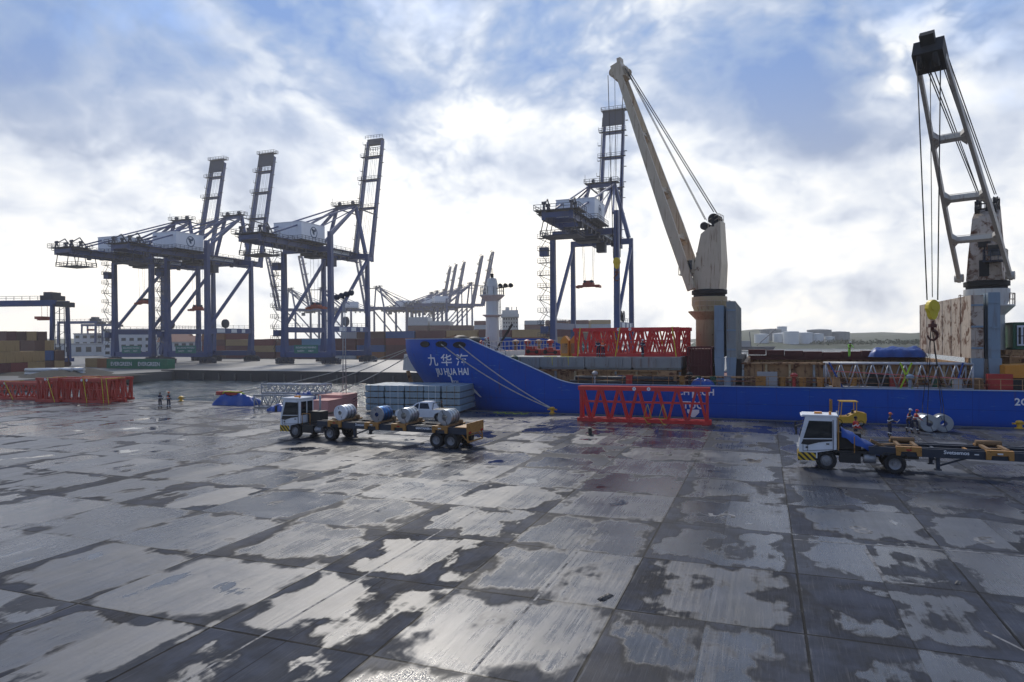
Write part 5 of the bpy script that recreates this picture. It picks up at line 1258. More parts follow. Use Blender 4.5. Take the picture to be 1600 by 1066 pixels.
# pickup
def pickup(t):
    body = [(0.05, .45), (0.0, .75), (.15, .95), (1.35, 1.08), (2.05, 1.62), (2.35, 1.72), (3.35, 1.72), (3.62, 1.2), (3.62, 1.1), (5.2, 1.08), (5.25, .5), (4.75, .42), (4.62, .75), (4.3, .87), (3.95, .75), (3.8, .42), (1.4, .40), (1.28, .72), (.95, .86), (.62, .72), (.5, .42)]
    g = MB(); lo = [p for p in body]
    g.prism([(0.05, .45), (0.0, .75), (.15, .97), (1.35, 1.10), (5.2, 1.10), (5.25, .5), (4.75, .42), (4.62, .75), (4.3, .87), (3.95, .75), (3.8, .42), (1.4, .40), (1.28, .72), (.95, .86), (.62, .72), (.5, .42)], -.9, .9, 'y')
    b = g.build('body', M_cab, t)
    g = MB(); pr = [(1.30, 1.10), (2.05, 1.66), (2.4, 1.76), (3.30, 1.76), (3.62, 1.10)]; vs = []
    for s in (-1, 1):
        for x, z in pr: vs.append((x, s*(.88-.22*(z-1.1)/.66), z))
    g.add(vs, [list(range(5))[::-1], list(range(5, 10))]+[(i, (i+1) % 5, 5+(i+1) % 5, 5+i) for i in range(5)]); c = g.build('cab', M_cab, t)
    for s in (-1, 1):
        for q in ([(1.62, 1.17), (2.12, 1.58), (2.32, 1.64), (2.32, 1.17)], [(2.42, 1.17), (2.42, 1.66), (3.2, 1.66), (3.42, 1.17)]):
            g = MB(); g.add([(x, s*(.895-.22*(z-1.1)/.66), z) for x, z in q], [list(range(4))]); g.build('window', M_cg, c, fix=False)
    g = MB(); g.add([(1.36, -.8, 1.16), (1.36, .8, 1.16), (2.02, .66, 1.65), (2.02, -.66, 1.65)], [(0, 1, 2, 3)]); g.build('windscreen', M_cg, c, fix=False)
    g = MB(); g.b2(3.7, 5.15, -.78, .78, 1.102, 1.112); g.build('bed', M_plast, t)
    for s in (-1, 1):
        for x in (.95, 4.28): wheel(t, x, s*.78, .38, .25, s)
        g = MB(); g.box(.06, s*.68, .85, .12, .3, .14); g.build('headlight', M_clear, b); g = MB(); g.box(5.24, s*.8, .88, .05, .14, .3); g.build('tail_light', M_lamp, b)
        g = MB(); g.box(2.35, s*.91, .98, .16, .03, .04); g.build('handle', M_rim, b); g = MB(); g.box(1.62, s*.98, 1.2, .12, .2, .14); g.build('mirror', M_cab, b)
    g = MB(); g.b2(-.04, .12, -.86, .86, .38, .6); g.b2(5.2, 5.34, -.86, .86, .42, .58); g.build('bumper', M_plast, t)
    g = MB(); g.path([(3.68, -.8, 1.1), (3.72, -.7, 1.66), (3.72, .7, 1.66), (3.68, .8, 1.1)], .035); g.build('roll_bar', M_plast, t)
pk = thing('pickup_truck', 'white double cab pickup parked behind the loaded trailer', 'pickup', at(624, 656), R(4)); pickup(pk)

# trusses
def truss(label, loc, rz, L, h, w, mat, nd, group, phase=0, straps=(), plate=True):
    t = thing('steel_truss', label, 'steel truss', loc, rz, group)
    for y in (-w/2, w/2):
        g = MB(); g.b2(0, L, y-.14, y+.14, h-.36, h); g.build('top_chord', mat, t)
        g = MB(); g.b2(-.1, L+.1, y-.14, y+.14, 0, .32); g.build('bottom_chord', mat, t)
        g = MB(); g.b2(.3, L-.3, y-.04, y+.04, h*.54, h*.54+.09); g.build('middle_rail', mat, t)
        d = (L-.5)/nd
        for i in range(nd):
            xa, xb = .25+i*d, .25+(i+1)*d; up_ = (i+phase) % 2
            g = MB(); g.bar((xa+.1, y, .3 if up_ else h-.34), (xb-.1, y, h-.34 if up_ else .3), .17, .17, (0, 1, 0)); g.build('diagonal', mat, t)
        for x in (.25, L-.25): g = MB(); g.bar((x, y, .3), (x, y, h-.34), .22, .22); g.build('end_post', mat, t)
    for i in range(0, nd+1, 2):
        x = .25+i*d
        for z in (.16, h-.18): g = MB(); g.bar((x, -w/2+.14, z), (x, w/2-.14, z), .14); g.build('cross_bar', mat, t)
    if plate:
        for x in (L*.44, L*.55):
            g = MB(); g.lathe([(.16, -w/2-.155), (.05, -w/2-.155)], (x, 0, h-.18), 'y', 14); g.build('lifting_mark', M_letw, t, fix=False)
    for (x0, x1) in straps:
        g = MB(); g.bar((x0, -w/2-.17, h+.01), (x1, -w/2-.17, .02), .09, .02, (0, 1, 0)); g.bar((x0, -w/2-.17, h+.015), (x0, w/2+.17, h+.015), .09, .02); g.build('strap', M_yrope, t)
    return t
q0 = at(903, 658)
truss('bright red steel truss standing alone on the quay against the blue hull', (q0.x, q0.y+.6, 0), R(2.5), 11.4, 3.15, .9, M_tred, 13, 'red steel trusses')
g = MB()
for x in (5.6, 7.4): pass
M_rigg = pm('rigging yellow', (.5, .4, .05), .7, var=.2)
for xx, lab in ((1012, 'left'), (1036, 'right')):
    p = atY(xx, 632, q0.y+.0); g = MB(); g.path([(p.x, q0.y-.1, 1.7), (p.x-.35, q0.y-.12, .5), (p.x+.35, q0.y-.12, .5), (p.x, q0.y-.1, 1.7)], .03, 5); g.path([(p.x-.3, q0.y-.1, .5), (p.x, q0.y-.1, -.0+.02), (p.x+.3, q0.y-.35, .03)], .03, 5)
    tag(g.build('sling', M_rigg), 'yellow sling hanging on the lone red truss, %s one of two' % lab, 'sling', 'slings on the lone red truss')
zH = 5.46
for i, (x, y, L, lab, st) in enumerate(((-19.3, 71.2, 11.2, 'red steel truss lying foremost on the grey hatch cover of the ship', ((.8, .5), (5.1, 4.6), (10.5, 10.9))), (-18.6, 74.6, 11.2, 'red steel truss in the middle of three on the hatch cover', ((3, 3.5), (8, 8.6))), (-18.9, 78., 11.2, 'red steel truss farthest back of three on the hatch cover', ((6, 6.4),)))):
    truss(lab, (x, y+1.1, zH), 0, L, 3.05, 2.2, M_tred, 13, 'red steel trusses', i % 2, st)
p1 = at(88, 626.5); p2 = at(203, 629)
truss('red steel truss at the right end of the left pile with yellow straps', (p1.x+2.4, p1.y+.2, 0), R(2), 7.6, 2.95, 2.3, M_tredd, 11, 'red steel trusses', 0, ((3.6, 4.2), (6.6, 6.9), (7.3, 7.7)))
truss('red steel truss behind the strapped one in the left pile', (p1.x-.6, p1.y+2.9, 0), R(1), 8.8, 2.95, 2.3, M_tredd, 13, 'red steel trusses', 1, ((3, 5.),))
truss('red steel truss left of the strapped one in the pile, two slack yellow straps', (p1.x-1.4, p1.y-.4, 0), R(3), 3.7, 3.0, 2.3, M_tredd, 7, 'red steel trusses', 0, ((2.0, 3.2),))
truss('long low red steel truss cut by the left edge of the picture', (p1.x-17.5, p1.y+.6, 0), R(1), 15.6, 2.3, 2.2, M_tredd, 15, 'red steel trusses', 1, ((8.6, 10.2),))

# lattice boom sections
M_alu = pm('silver grey lattice paint', (.36, .37, .39), .45, .2, var=.15)
M_pink = pm('pink webbing', (.62, .16, .16), .7)
def lattice(label, loc, rz, L, h, w, nd, straps=(), r=.055, group='grey lattice boom sections'):
    t = thing('lattice_boom_section', label, 'lattice boom', loc, rz, group)
    for y in (-w/2, w/2):
        for z in (.09, h-.09): g = MB(); g.tube((0, y, z), (L, y, z), .09, 8); g.build('chord', M_alu, t)
    d = L/nd
    for i in range(nd):
        a, b = i*d, (i+1)*d; f = i % 2
        for y in (-w/2, w/2): g = MB(); g.tube((a, y, .09 if f else h-.09), (b, y, h-.09 if f else .09), r, 6); g.build('lacing', M_alu, t)
        for z in (.09, h-.09): g = MB(); g.tube((a, -w/2 if f else w/2, z), (b, w/2 if f else -w/2, z), r*.8, 6); g.build('lacing', M_alu, t)
    for x in (0.05, L-.05):
        for y in (-w/2, w/2): g = MB(); g.tube((x, y, .09), (x, y, h-.09), .07, 6); g.build('end_post', M_alu, t)
    for (x0, x1, m) in straps:
        g = MB(); g.bar((x0, -w/2-.11, h+.02), (x1, -w/2-.11, .03), .14, .02, (0, 1, 0)); g.build('strap', m, t)
    return t
l0 = atY(1290, 610, 68); l1 = atY(1522, 613, 68)
LL = l1.x-l0.x
lt = lattice('long grey lattice boom section lying on the ship deck with pink and green straps', (l0.x, 69.2, 2.75), 0, LL, 2.3, 2.2, 18, ((6.9, 6.0, pm('lime webbing', (.42, .62, .03), .7)), (6.0, 6.9, bpy.data.materials['lime webbing']), (LL-.8, LL-1.4, M_tarp), (.3, 1.4, M_tarp)))
g = MB(); g.bar((.2, -1.2, 1.55), (LL-.2, -1.2, .95), .07, .02, (0, 1, 0)); g.build('strap', M_pink, lt)
s0 = at(398, 637)
lattice('grey lattice boom section on the quay between heaps of blue tarpaulin', (s0.x, s0.y+.5, 0), R(8), 7.2, 1.5, 1.5, 11)
lattice('grey lattice boom section stacked on top of another among the blue tarpaulins', (s0.x+.6, s0.y+.9, 1.52), R(9), 7.8, 1.15, 1.3, 12)
for (px, py, sx, sy, h, rz, lab, sd, yy) in ((362, 634, 5.2, 2.2, 1.35, 4, 'long heap of blue tarpaulin at the left end of the boom sections', 1, 0), (432, 643, 2.6, 1.5, .75, -5, 'small heap of blue tarpaulin lying in front of the boom sections', 2, 0), (458, 641, 3.0, 1.8, 1.9, 0, 'tall heap of blue tarpaulin beside the cab of the loaded truck', 5, 1.2)):
    p = at(px, py); cloth('tarpaulin_heap', lab, 'tarpaulin', (p.x, p.y+sy/2+yy, 0), R(rz), sx, sy, h, M_tarp, sd, 'blue tarpaulins')
p = at(362, 634); g = MB()
for k in range(4): g.box(-1.5+k*.75, 0, .2+.04*(k % 2), .7, 1.0, .4)
g.b2(-1.9, 1.5, -.4, .4, -.02, .02)
o = g.build('machine_part', M_wred); o.location = (p.x-1.1, p.y+1.2, 1.12); tag(o, 'red machine part showing on top of the long blue tarpaulin heap', 'machine part', 'red machine parts')
p = at(462, 637); g = MB(); g.b2(-.8, .8, -.4, .4, 0, .9); g.b2(-.5, .5, -.45, .45, .9, 1.4); g.lathe([(0, -.5), (.4, -.5), (.4, .5), (0, .5)], (.9, 0, .5), 'y', 12); o = g.build('machine_part', M_wred); o.location = (p.x-1.2, p.y+1.6, 0); tag(o, 'red machine part standing inside the boom sections on the quay', 'machine part', 'red machine parts')
g = MB(); g.path([(0, 0, 0), (.3, 0, .25), (2.6, 0, .22), (3.1, .1, .0)], .06); o = g.build('strap', bpy.data.materials['lime webbing']); p = at(340, 634); o.location = (p.x-.2, p.y+1.0, 1.3); tag(o, 'lime green strap over the left end of the blue tarpaulin', 'strap')

# the pale blue wrapped stacks
def sheet_mat():
    m = bpy.data.materials.new('pale blue wrapped sheets'); m.use_nodes = True; t = NT(m.node_tree); bs = m.node_tree.nodes['Principled BSDF']
    co = t.n('ShaderNodeTexCoord').outputs['Object']; x, y, z = t.xyz(co)
    n = t.noise(co, 1.2, 6, .6); lay = t.noise(t.comb(0., 0., t.m('MULTIPLY', z, 1.)), 9., 2)
    c = t.mix(n, (.20, .28, .33), (.34, .43, .48)); c = t.mix(t.m('MULTIPLY', t.step(lay, .45, .6), .5), c, (.10, .19, .25))
    dn = t.step(t.noise(t.vm('MULTIPLY', co, (2., 2., .5)), 1., 7, .65), .55, .75); c = t.mix(t.m('MULTIPLY', dn, .45), c, (.13, .10, .07))
    t.set(bs.inputs['Base Color'], c); bs.inputs['Roughness'].default_value = .4
    t.set(bs.inputs['Normal'], t.n('ShaderNodeBump', {'Height': t.m('ADD', lay, t.m('MULTIPLY', n, .5)), 'Strength': .4, 'Distance': .04}).outputs[0]); return m
M_sheet = sheet_mat(); M_slat = pm('packing timber', (.22, .17, .11), .85, var=.3)
e0 = at(570, 643); e1 = at(720, 646.0)
uS = Vector((e1.x-e0.x, e1.y-e0.y, 0)); LS = uS.length; rzS = math.atan2(uS.y, uS.x); uS.normalize()
cuts = [0, .21, .42, .62, .80, 1.0]
for i in range(5):
    a, b = cuts[i]*LS+.06, cuts[i+1]*LS-.06; w = b-a; p = e0+uS*a
    t = thing('sheet_stack', 'stack of pale blue wrapped sheets, %s of five from the left behind the pickup' % ORD[i], 'cargo stack', (p.x, p.y, 0), rzS, 'pale blue wrapped stacks')
    rr = random.Random(i+20)
    for k in range(4):
        g = MB(); z0 = .08+k*.66; dx_ = rr.uniform(-.03, .03); dy_ = rr.uniform(-.04, .04)
        for q in range(4): e = rr.uniform(0, .035); g.b2(e+dx_, w-e+dx_, dy_+e, 5.2+dy_, z0+.1+q*.138, z0+.1+q*.138+.135)
        g.build('bundle', M_sheet, t)
        g = MB()
        for x in (.25, w*.5, w-.25): g.b2(x-.06, x+.06, .03, 5.1, z0, z0+.1)
        g.b2(.2, w-.2, .5, .6, z0+.01, z0+.09); g.build('batten', M_slat, t)
    for x in (w*.3, w*.72):
        g = MB(); g.bar((x, -.07, .1), (x, -.07, 2.72), .05, .015, (0, 1, 0)); g.bar((x, -.08, 2.72), (x, 5.2, 2.72), .05, .015); g.build('strap', M_clear if i % 2 else M_slat, t)
g = MB()
# pink crates and the yellow lamp mast
def pinkmat():
    m = pm('pink wrapped blocks', (.46, .20, .17), .7, var=.15, scale=3.); t = NT(m.node_tree); bs = m.node_tree.nodes['Principled BSDF']; old = bs.inputs['Base Color'].links[0].from_socket
    br = t.n('ShaderNodeTexBrick', {'Vector': t.vm('MULTIPLY', t.n('ShaderNodeTexCoord').outputs['Object'], (1., 1., 1.)), 'Scale': 5., 'Mortar Size': .03, 'Color1': (1, 1, 1, 1), 'Color2': (.8, .8, .8, 1), 'Mortar': (1.35, 1.4, 1.4, 1)})
    t.set(bs.inputs['Base Color'], t.mix(1., old, br.outputs[0], 'MULTIPLY')); return m
M_pinkw = pinkmat()
for (px, py, sx, sy, h, lab) in ((486, 645.5, 2.0, 3.6, 1.25, 'low pink wrapped crate right of the truck cab, nearer one'), (497, 640.5, 2.9, 3.2, 1.55, 'taller pink wrapped crate beside the yellow mast base')):
    p = at(px, py); t = thing('pink_crate', lab, 'crate', (p.x, p.y, 0), R(4), 'pink wrapped crates')
    g = MB(); g.b2(0, sx, 0, sy, .1, h); g.build('load', M_pinkw, t)
    g = MB()
    for x in (.1, sx/2, sx-.1): g.b2(x-.07, x+.07, .02, sy-.02, 0, .1)
    g.b2(.1, sx-.1, sy*.5-.05, sy*.5+.05, .005, .095); g.build('pallet', M_slat, t)
    g = MB(); g.b2(-.03, sx+.03, -.03, sy+.03, h, h+.05); g.build('lid', M_pinkw, t)
p = at(537, 638.5)
t = thing('lighting_mast', 'slender grey lighting mast standing on a yellow block by the water', 'light mast', (p.x, p.y+.5, 0))
g = MB(); g.b2(-.75, .75, -.6, .6, .1, 1.05); g.b2(-.8, .8, -.65, .65, 0, .1)
for x in (-.5, 0, .5): g.b2(x-.06, x+.06, -.66, -.6, .1, 1.0)
g.build('base_block', M_yel, t)
g = MB()
for x in (-.22, .22): g.tube((x-.2, 0, 1.), (x*.5-.2, 0, 12), .05, 8)
for k in range(16): z = 1.4+k*.66; w = .22*(1-(z-1)/22); g.bar((-w-.2, 0, z), (w-.2, 0, z), .03)
g.build('mast', M_grey, t)
g = MB(); g.bar((-1.1, 0, 12), (.9, 0, 12.5), .08); g.bar((-.2, 0, 11.9), (-.2, 0, 12.3), .1); hd_ = g.build('lamp_arm', M_stsd, t)
for k in range(4): x = -1.0+k*.6; g = MB(); g.lathe([(.0, -.2), (.3, -.15), (.34, .1), (.15, .25), (0, .25)], (x, -.1, 12.15+k*.14), 'y', 10); g.build('lamp', M_stsd, hd_)
g = MB(); g.bar((.7, 0, .9), (3.0, 0, 2.1), .06); g.bar((.7, .1, .6), (2.6, .1, 1.6), .05); g.build('tow_bar', M_stsd, t)

# coils being lifted
c0 = at(1449, 675); c1_ = at(1471, 676)
coilR = [coil('silver steel coil on the quay wall side, left of the two under the hook', [M_coil], (c0.x, c0.y+.75, 0), .66, 1.6, 'steel coils', R(10), .24), coil('silver steel coil with slings through its eye, right of the two', [M_coil], (c1_.x+.25, c1_.y+.95, 0), .66, 1.3, 'steel coils', R(-2), .24)]
top_ = HB2+Vector((0, 0, -1.6)); tc = Vector((c1_.x+.25, c1_.y+.95, .66))
g = MB()
for dx_, dy_ in ((-.05, -.75), (.1, .75)): g.path([top_, tc+Vector((dx_, dy_, 1.2)), tc+Vector((0, dy_*.98, -.15))], .025, 5)
cb = Vector((c0.x, c0.y+.75, .66))
for dx_, dy_ in ((0, -.9), (0, .9)): g.path([top_+Vector((-.1, 0, 0)), cb+Vector((dx_, dy_, 1.3)), cb+Vector((0, dy_*.95, -.1))], .025, 5)
tag(g.build('lifting_sling', M_rope), 'dark lifting slings from the hook down to the two coils', 'sling')

# bollards
def bollard(label, p):
    t = thing('bollard', label, 'bollard', (p.x, 64.35, .03), 0, 'yellow bollards along the quay edge'); t.scale = (.8, .8, .8)
    g = MB(); g.lathe([(.42, 0), (.42, .06), (.24, .12), (.22, .42), (.34, .55), (.34, .68), (.2, .78), (0, .8)], n=18); g.build('post', M_yel, t)
    g = MB(); g.tube((-.62, 0, .46), (.62, 0, .46), .09, 10); g.build('cross_arm', M_yel, t)
bollard('yellow bollard by the hull holding two bow ropes', B1); bollard('yellow bollard right of the lifted coils at the right edge', at(1587, 668)); bollard('yellow bollard far left by the water holding ropes', BL)
q = at(1445, 651); 
# small things lying about
p = at(922, 680); g = MB(); g.lathe([(.3, 0), (.28, .08), (.16, .1), (.13, .5), (.18, .52), (.18, .56), (0, .58)], n=14); o = g.build('rubber_post', M_plast); o.location = p; tag(o, 'small black rubber post alone on the wet quay before the red truss', 'post')
for (px, py, s, lab) in ((946, 934, .18, 'crumpled black rag lying on a wet slab in the foreground'), (1497, 911, .11, 'dark scrap lying on the slab right of the white bracket line'), (1000, 668, .12, 'dark scrap lying in front of the lone red truss')):
    p = at(px, py); o = cloth('scrap', lab, 'scrap', (p.x, p.y, 0.003), R(70), s*3.2, s*1.3, s*.5, M_plast, int(px), None, 3)
M_hose = pm('lime rope', (.45, .55, .06), .8)
g = MB(); rr = random.Random(8); p = at(795, 646); pts = [Vector((p.x-1.6+.12*i, p.y+.5*math.sin(i*.9)+rr.uniform(-.2, .2), .03)) for i in range(30)]; g.path(pts, .03, 5); tag(g.build('rope_tangle', M_hose), 'tangled lime rope lying at the foot of the blue hull', 'rope')
# forklift behind the empty truck
f0 = at(1313, 667)
t = thing('forklift', 'yellow forklift half hidden behind the cab of the empty truck', 'forklift', (f0.x-.4, f0.y+1.0, 0), R(5)); t.scale = (.8, .8, .8)
g = MB(); g.prism([(0, .35), (2.9, .35), (3.0, .7), (2.95, 1.35), (2.2, 1.5), (1.2, 1.0), (0, .95)], -.75, .75, 'y'); g.build('body', M_yel, t)
g = MB()
for x, y in ((.55, -.65), (.55, .65), (2.05, -.65), (2.05, .65)): g.bar((x, y, .9), (x+(.12 if x < 1 else 0), y, 2.5), .08)
g.b2(.5, 2.2, -.75, .75, 2.5, 2.58); g.build('roll_cage', M_yel, t)
g = MB()
for y in (-.4, .4): g.b2(-.35, -.2, y-.08, y+.08, .1, 2.7)
g.b2(-.36, -.19, -.4, .4, 2.5, 2.6); g.b2(-.4, -.3, -.5, .5, .3, .5)
g.build('mast', M_brk, t)
for y in (-.3, .3): g = MB(); g.b2(-1.4, -.4, y-.06, y+.06, .12, .18); g.build('fork', M_plast, t)
for x, r in ((.35, .38), (2.45, .32)):
    for s in (-1, 1): wheel(t, x, s*.62, r, .28, s)
g = MB(); g.b2(1.25, 1.8, -.3, .3, 1.0, 1.15); g.b2(1.7, 1.85, -.3, .3, 1.15, 1.65); g.build('seat', M_plast, t)

# cargo on the ship's deck
M_bpipe = pm('black wrapped pipe', (.014, .014, .018), .35, var=.3, scale=2.)
for i in range(4):
    L = 10.8-.5*i; g = MB(); g.tube((0, 0, .24), (L, 0, .24), .22, 12); o = g.build('black_pipe', M_bpipe)
    o.location = (atY(892, 600, 67.6).x+.3*i, 67.3+(i % 2)*.46, 2.73+(i//2)*.42+.0); tag(o, 'long black pipe lying along the ship rail, %s of the pile of four' % ['lower near one', 'lower far one', 'upper near one', 'upper far one'][i], 'pipe', 'black pipes along the ship rail')
for (px, sx, h, lab) in ((1098, 2.2, .8, 'blue tarpaulin on the side deck below the tan deck crane'), ):
    p = atY(px, 603, 67.6); cloth('tarpaulin_heap', lab, 'tarpaulin', (p.x, 67.6, 2.73), 0, sx, 1.4, h, M_tarp, 9, 'blue tarpaulins')
p = atY(1395, 565, 88); cloth('tarpaulin_heap', 'blue tarpaulin spread over the far side of the open hold', 'tarpaulin', (p.x+.5, 88.5, 5.0), 0, 5.6, 3.2, 1.3, M_tarp, 11, 'blue tarpaulins')
g = MB(); g.b2(-2.6, 2.6, -1.6, 1.6, -.4, 0); 
for i, (x0, x1, h, m, lab) in enumerate(((824, 848, 1.05, M_wred, 'red hydraulic power pack on the hatch, left of the orange boxes'), (850, 878, .9, M_wred, 'red winch unit on the hatch beside the orange boxes'))):
    p = atY(x0, 557, 76.); w = atY(x1, 557, 76.).x-p.x; t = thing('winch_unit', lab, 'machine', (p.x, 75.2, zH), 0, 'red machines on the hatch cover')
    g = MB(); g.b2(0, w, 0, 1.5, .1, h*.7); g.b2(w*.1, w*.6, .2, 1.2, h*.7, h); g.b2(-.1, w+.1, -.05, 1.6, 0, .1); g.build('housing', m, t)
    g = MB(); g.tube((w*.2, -.1, h*.45), (w*.2, 0, h*.45), .25, 14); g.tube((w*.75, -.1, h*.4), (w*.75, 0, h*.4), .22, 14); g.b2(w*.2, w*.75, -.04, .0, h*.35, h*.45); g.build('drum', M_dark, t)
    g = MB(); g.rail([(0, 0, h*.7), (w, 0, h*.7)], .45, .025, .8, False); g.build('rail', M_grey, t)
for i, px in enumerate((884, 896)):
    p = atY(px, 557, 73.5); t = thing('orange_box', 'orange steel box with pointed lid on the hatch, %s of the pair' % ['left', 'right'][i], 'steel box', (p.x, 73.5+i*.6, zH), R(8*i), 'orange boxes on the hatch cover')
    g = MB(); g.b2(-.45, .45, -.5, .5, 0, 1.7); g.build('body', M_oran, t); g = MB(); g.prism([(-.5, 1.7), (.5, 1.7), (.05, 2.25), (-.05, 2.25)], -.52, .52, 'y'); g.build('lid', M_oran, t)
    g = MB(); g.b2(-.35, .35, -.53, -.5, .3, 1.4); g.build('door', M_coam, t)
for i, px in enumerate((841, 866)):
    g = MB(); g.path([Vector((-.8+.11*k, .25*math.sin(k*1.3+i), .03)) for k in range(15)], .03, 5); g.path([Vector((.2, -.2, .03)), Vector((.25, -.45, -.02)), Vector((.3, -.46, -.9))], .03, 5); o = g.build('strap', M_yrope); p = atY(px+20, 557, 70); o.location = (p.x, 69.95, zH); tag(o, 'loose yellow strap lying on the hatch edge, %s one' % ['left', 'right'][i], 'strap', 'loose straps on the hatch')
# right end of the deck: excavator and green reefers
t = thing('excavator', 'yellow excavator parked on the ship deck at the right edge', 'excavator', (atY(1603, 600, 71).x, 71, 2.73), R(10))
g = MB(); g.prism([(-2.2, 1.0), (2.0, 1.0), (2.0, 1.9), (.4, 2.2), (-2.2, 2.1)], -1.2, 1.2, 'y'); g.build('upper_body', M_oran, t)
for y in (-1., 1.): g = MB(); g.prism([(-1.9, .45), (-1.6, .05), (1.6, .05), (1.9, .45), (1.6, .85), (-1.6, .85)], y-.3, y+.3, 'y'); g.build('track', M_plast, t)
g = MB(); g.b2(.5, 1.9, -1.15, -.1, 1.9, 3.0); g.build('cab', M_cg, t)
g = MB(); g.bar((1.8, .3, 1.8), (4.2, .3, 3.6), .35, .5); g.bar((4.2, .3, 3.6), (5.2, .3, 1.2), .3, .4); g.build('arm', M_oran, t)
CCg = CC['green']
for i, (x, lab) in enumerate(((22.6, 'left'), (25.3, 'right'))):
    t = thing('reefer_container', 'green refrigerated container on the ship, white grille in its end, %s one' % lab, 'container', (x+1.2, 84., 6.05), 0, 'green reefers on the ship')
    g = MB()
    for xx in (-1.2, 1.2):
        for y in (-6, 6): g.bar((xx, y, 0), (xx, y, 2.6), .16)
    for z in (.08, 2.52):
        for y in (-6, 6): g.bar((-1.2, y, z), (1.2, y, z), .16)
        for xx in (-1.2, 1.2): g.bar((xx, -6, z), (xx, 6, z), .16)
    g.b2(-1.15, 1.15, -5.9, 5.95, .1, 2.5); g.build('box', pm('reefer green paint', (.008, .10, .045), .5, var=.2) if i == 0 else bpy.data.materials['reefer green paint'], t)
    g = MB(); g.b2(-.95, .95, -6.05, -5.92, .35, 2.3); m = g.build('grille', M_house, t)
    g = MB()
    for k in range(5): g.b2(-.85+k*.38, -.66+k*.38, -6.09, -6.06, .5, 2.1)
    g.b2(-.9, .9, -6.085, -6.055, 1.25, 1.32); g.build('grille_bars', M_dark, m)
g = MB(); g.b2(21.5, 40, 76.5, 90.5, 2.72, 6.0); g.build('hatch_cover', M_coam, ship, OFF)

# clutter on the ship's side deck: drums, boxes and dunnage
M_drum = [pm('drum paint '+n, c, .5, var=.25, rust=.25) for n, c in (('blue', (.02, .08, .26)), ('red', (.34, .03, .025)), ('ochre', (.40, .19, .04)), ('green', (.02, .10, .06)))]
rd = random.Random(31); DN = ('blue', 'red', 'ochre', 'green'); seen = {}
for i in range(22):
    x = -15.5+i*1.55+rd.uniform(-.3, .3); k = rd.randrange(4); kind = rd.choice(['drum', 'drum', 'crate', 'dunnage'])
    if -4.6 < x < -1.6: continue
    y = 68.7+rd.uniform(-.2, .5); n_ = seen.get((kind, k), 0); seen[(kind, k)] = n_+1
    if kind == 'drum':
        g = MB(); g.lathe([(0, 0), (.29, 0), (.3, .02), (.29, .28), (.31, .3), (.29, .32), (.29, .58), (.31, .6), (.29, .62), (.3, .87), (.27, .88), (.27, .85), (0, .85)], n=18); o = g.build('oil_drum', M_drum[k])
        tag(o, '%s drum on the side deck of the ship, %s of its colour from left' % (DN[k], ORD[n_]), 'drum', 'drums on the side deck')
    elif kind == 'crate':
        g = MB(); s_ = rd.uniform(.7, 1.2); g.b2(-s_/2, s_/2, -.4, .4, .1, 1.0)
        for q in range(4): g.b2(-s_/2-.02, s_/2+.02, -.43, -.4, .14+q*.22, .29+q*.22)
        for q in (-1, 1): g.b2(q*s_*.4-.06, q*s_*.4+.06, -.46, -.43, 0, 1.02)
        o = g.build('deck_crate', M_drum[k] if k != 3 else M_wood); tag(o, '%s crate on the side deck of the ship, %s of its colour from left' % (('blue', 'red', 'ochre', 'timber')[k], ORD[n_]), 'crate', 'crates on the side deck')
    else:
        g = MB()
        for q in range(5): g.box(0, (q-2)*.16, .07+.13*(q % 2), 1.3, .13, .12, rd.uniform(-.08, .08))
        g.b2(-.1, .1, -.3, .3, .0, .05); o = g.build('dunnage_pile', M_wood); n_ = seen.get('d', 0); seen['d'] = n_+1
        tag(o, 'pile of timber dunnage on the side deck of the ship, %s from left' % ORD[n_], 'timber', 'dunnage on the side deck')
    o.location = (x, y, 2.73)
# ------------------------------------------------------------------ people
SKIN = pm('brown skin', (.20, .10, .06), .55, var=.1); SKINB = pm('light brown skin', (.34, .19, .12), .55, var=.1)
CLO = {}
def clothm(n, c):
    if n not in CLO: CLO[n] = pm(n+' cloth', c, .85, var=.2, scale=9.)
    return CLO[n]
NAVY = clothm('navy', (.012, .017, .045)); ORNG = clothm('hi vis orange', (.75, .16, .05)); REDC = clothm('red', (.45, .03, .03)); LIME = clothm('hi vis lime', (.35, .80, .10)); GREYC = clothm('grey', (.16, .17, .18)); BLK = clothm('black', (.012, .012, .013)); WHT = clothm('white', (.72, .72, .70)); BOOT = pm('boot leather', (.02, .015, .012), .6)
def skin_mesh(name, verts, edges, mat, parent, sub=1):
    me = bpy.data.meshes.new(name); me.from_pydata([v[0] for v in verts], edges, []); ob = bpy.data.objects.new(name, me); COL.objects.link(ob)
    md = ob.modifiers.new('skin', 'SKIN'); md.use_smooth_shade = True
    for sv, v in zip(me.skin_vertices[0].data, verts): r = v[1]; sv.radius = r if isinstance(r, tuple) else (r, r)
    me.skin_vertices[0].data[0].use_root = True
    sb = ob.modifiers.new('sub', 'SUBSURF'); sb.levels = sub; sb.render_levels = sub
    dg = bpy.context.evaluated_depsgraph_get(); nm = bpy.data.meshes.new_from_object(ob.evaluated_get(dg)); nm.name = name
    bpy.data.objects.remove(ob); bpy.data.meshes.remove(me)
    nm.materials.clear(); nm.materials.append(mat)
    for p in nm.polygons: p.use_smooth = True
    o = bpy.data.objects.new(name, nm); COL.objects.link(o); o.parent = parent; return o
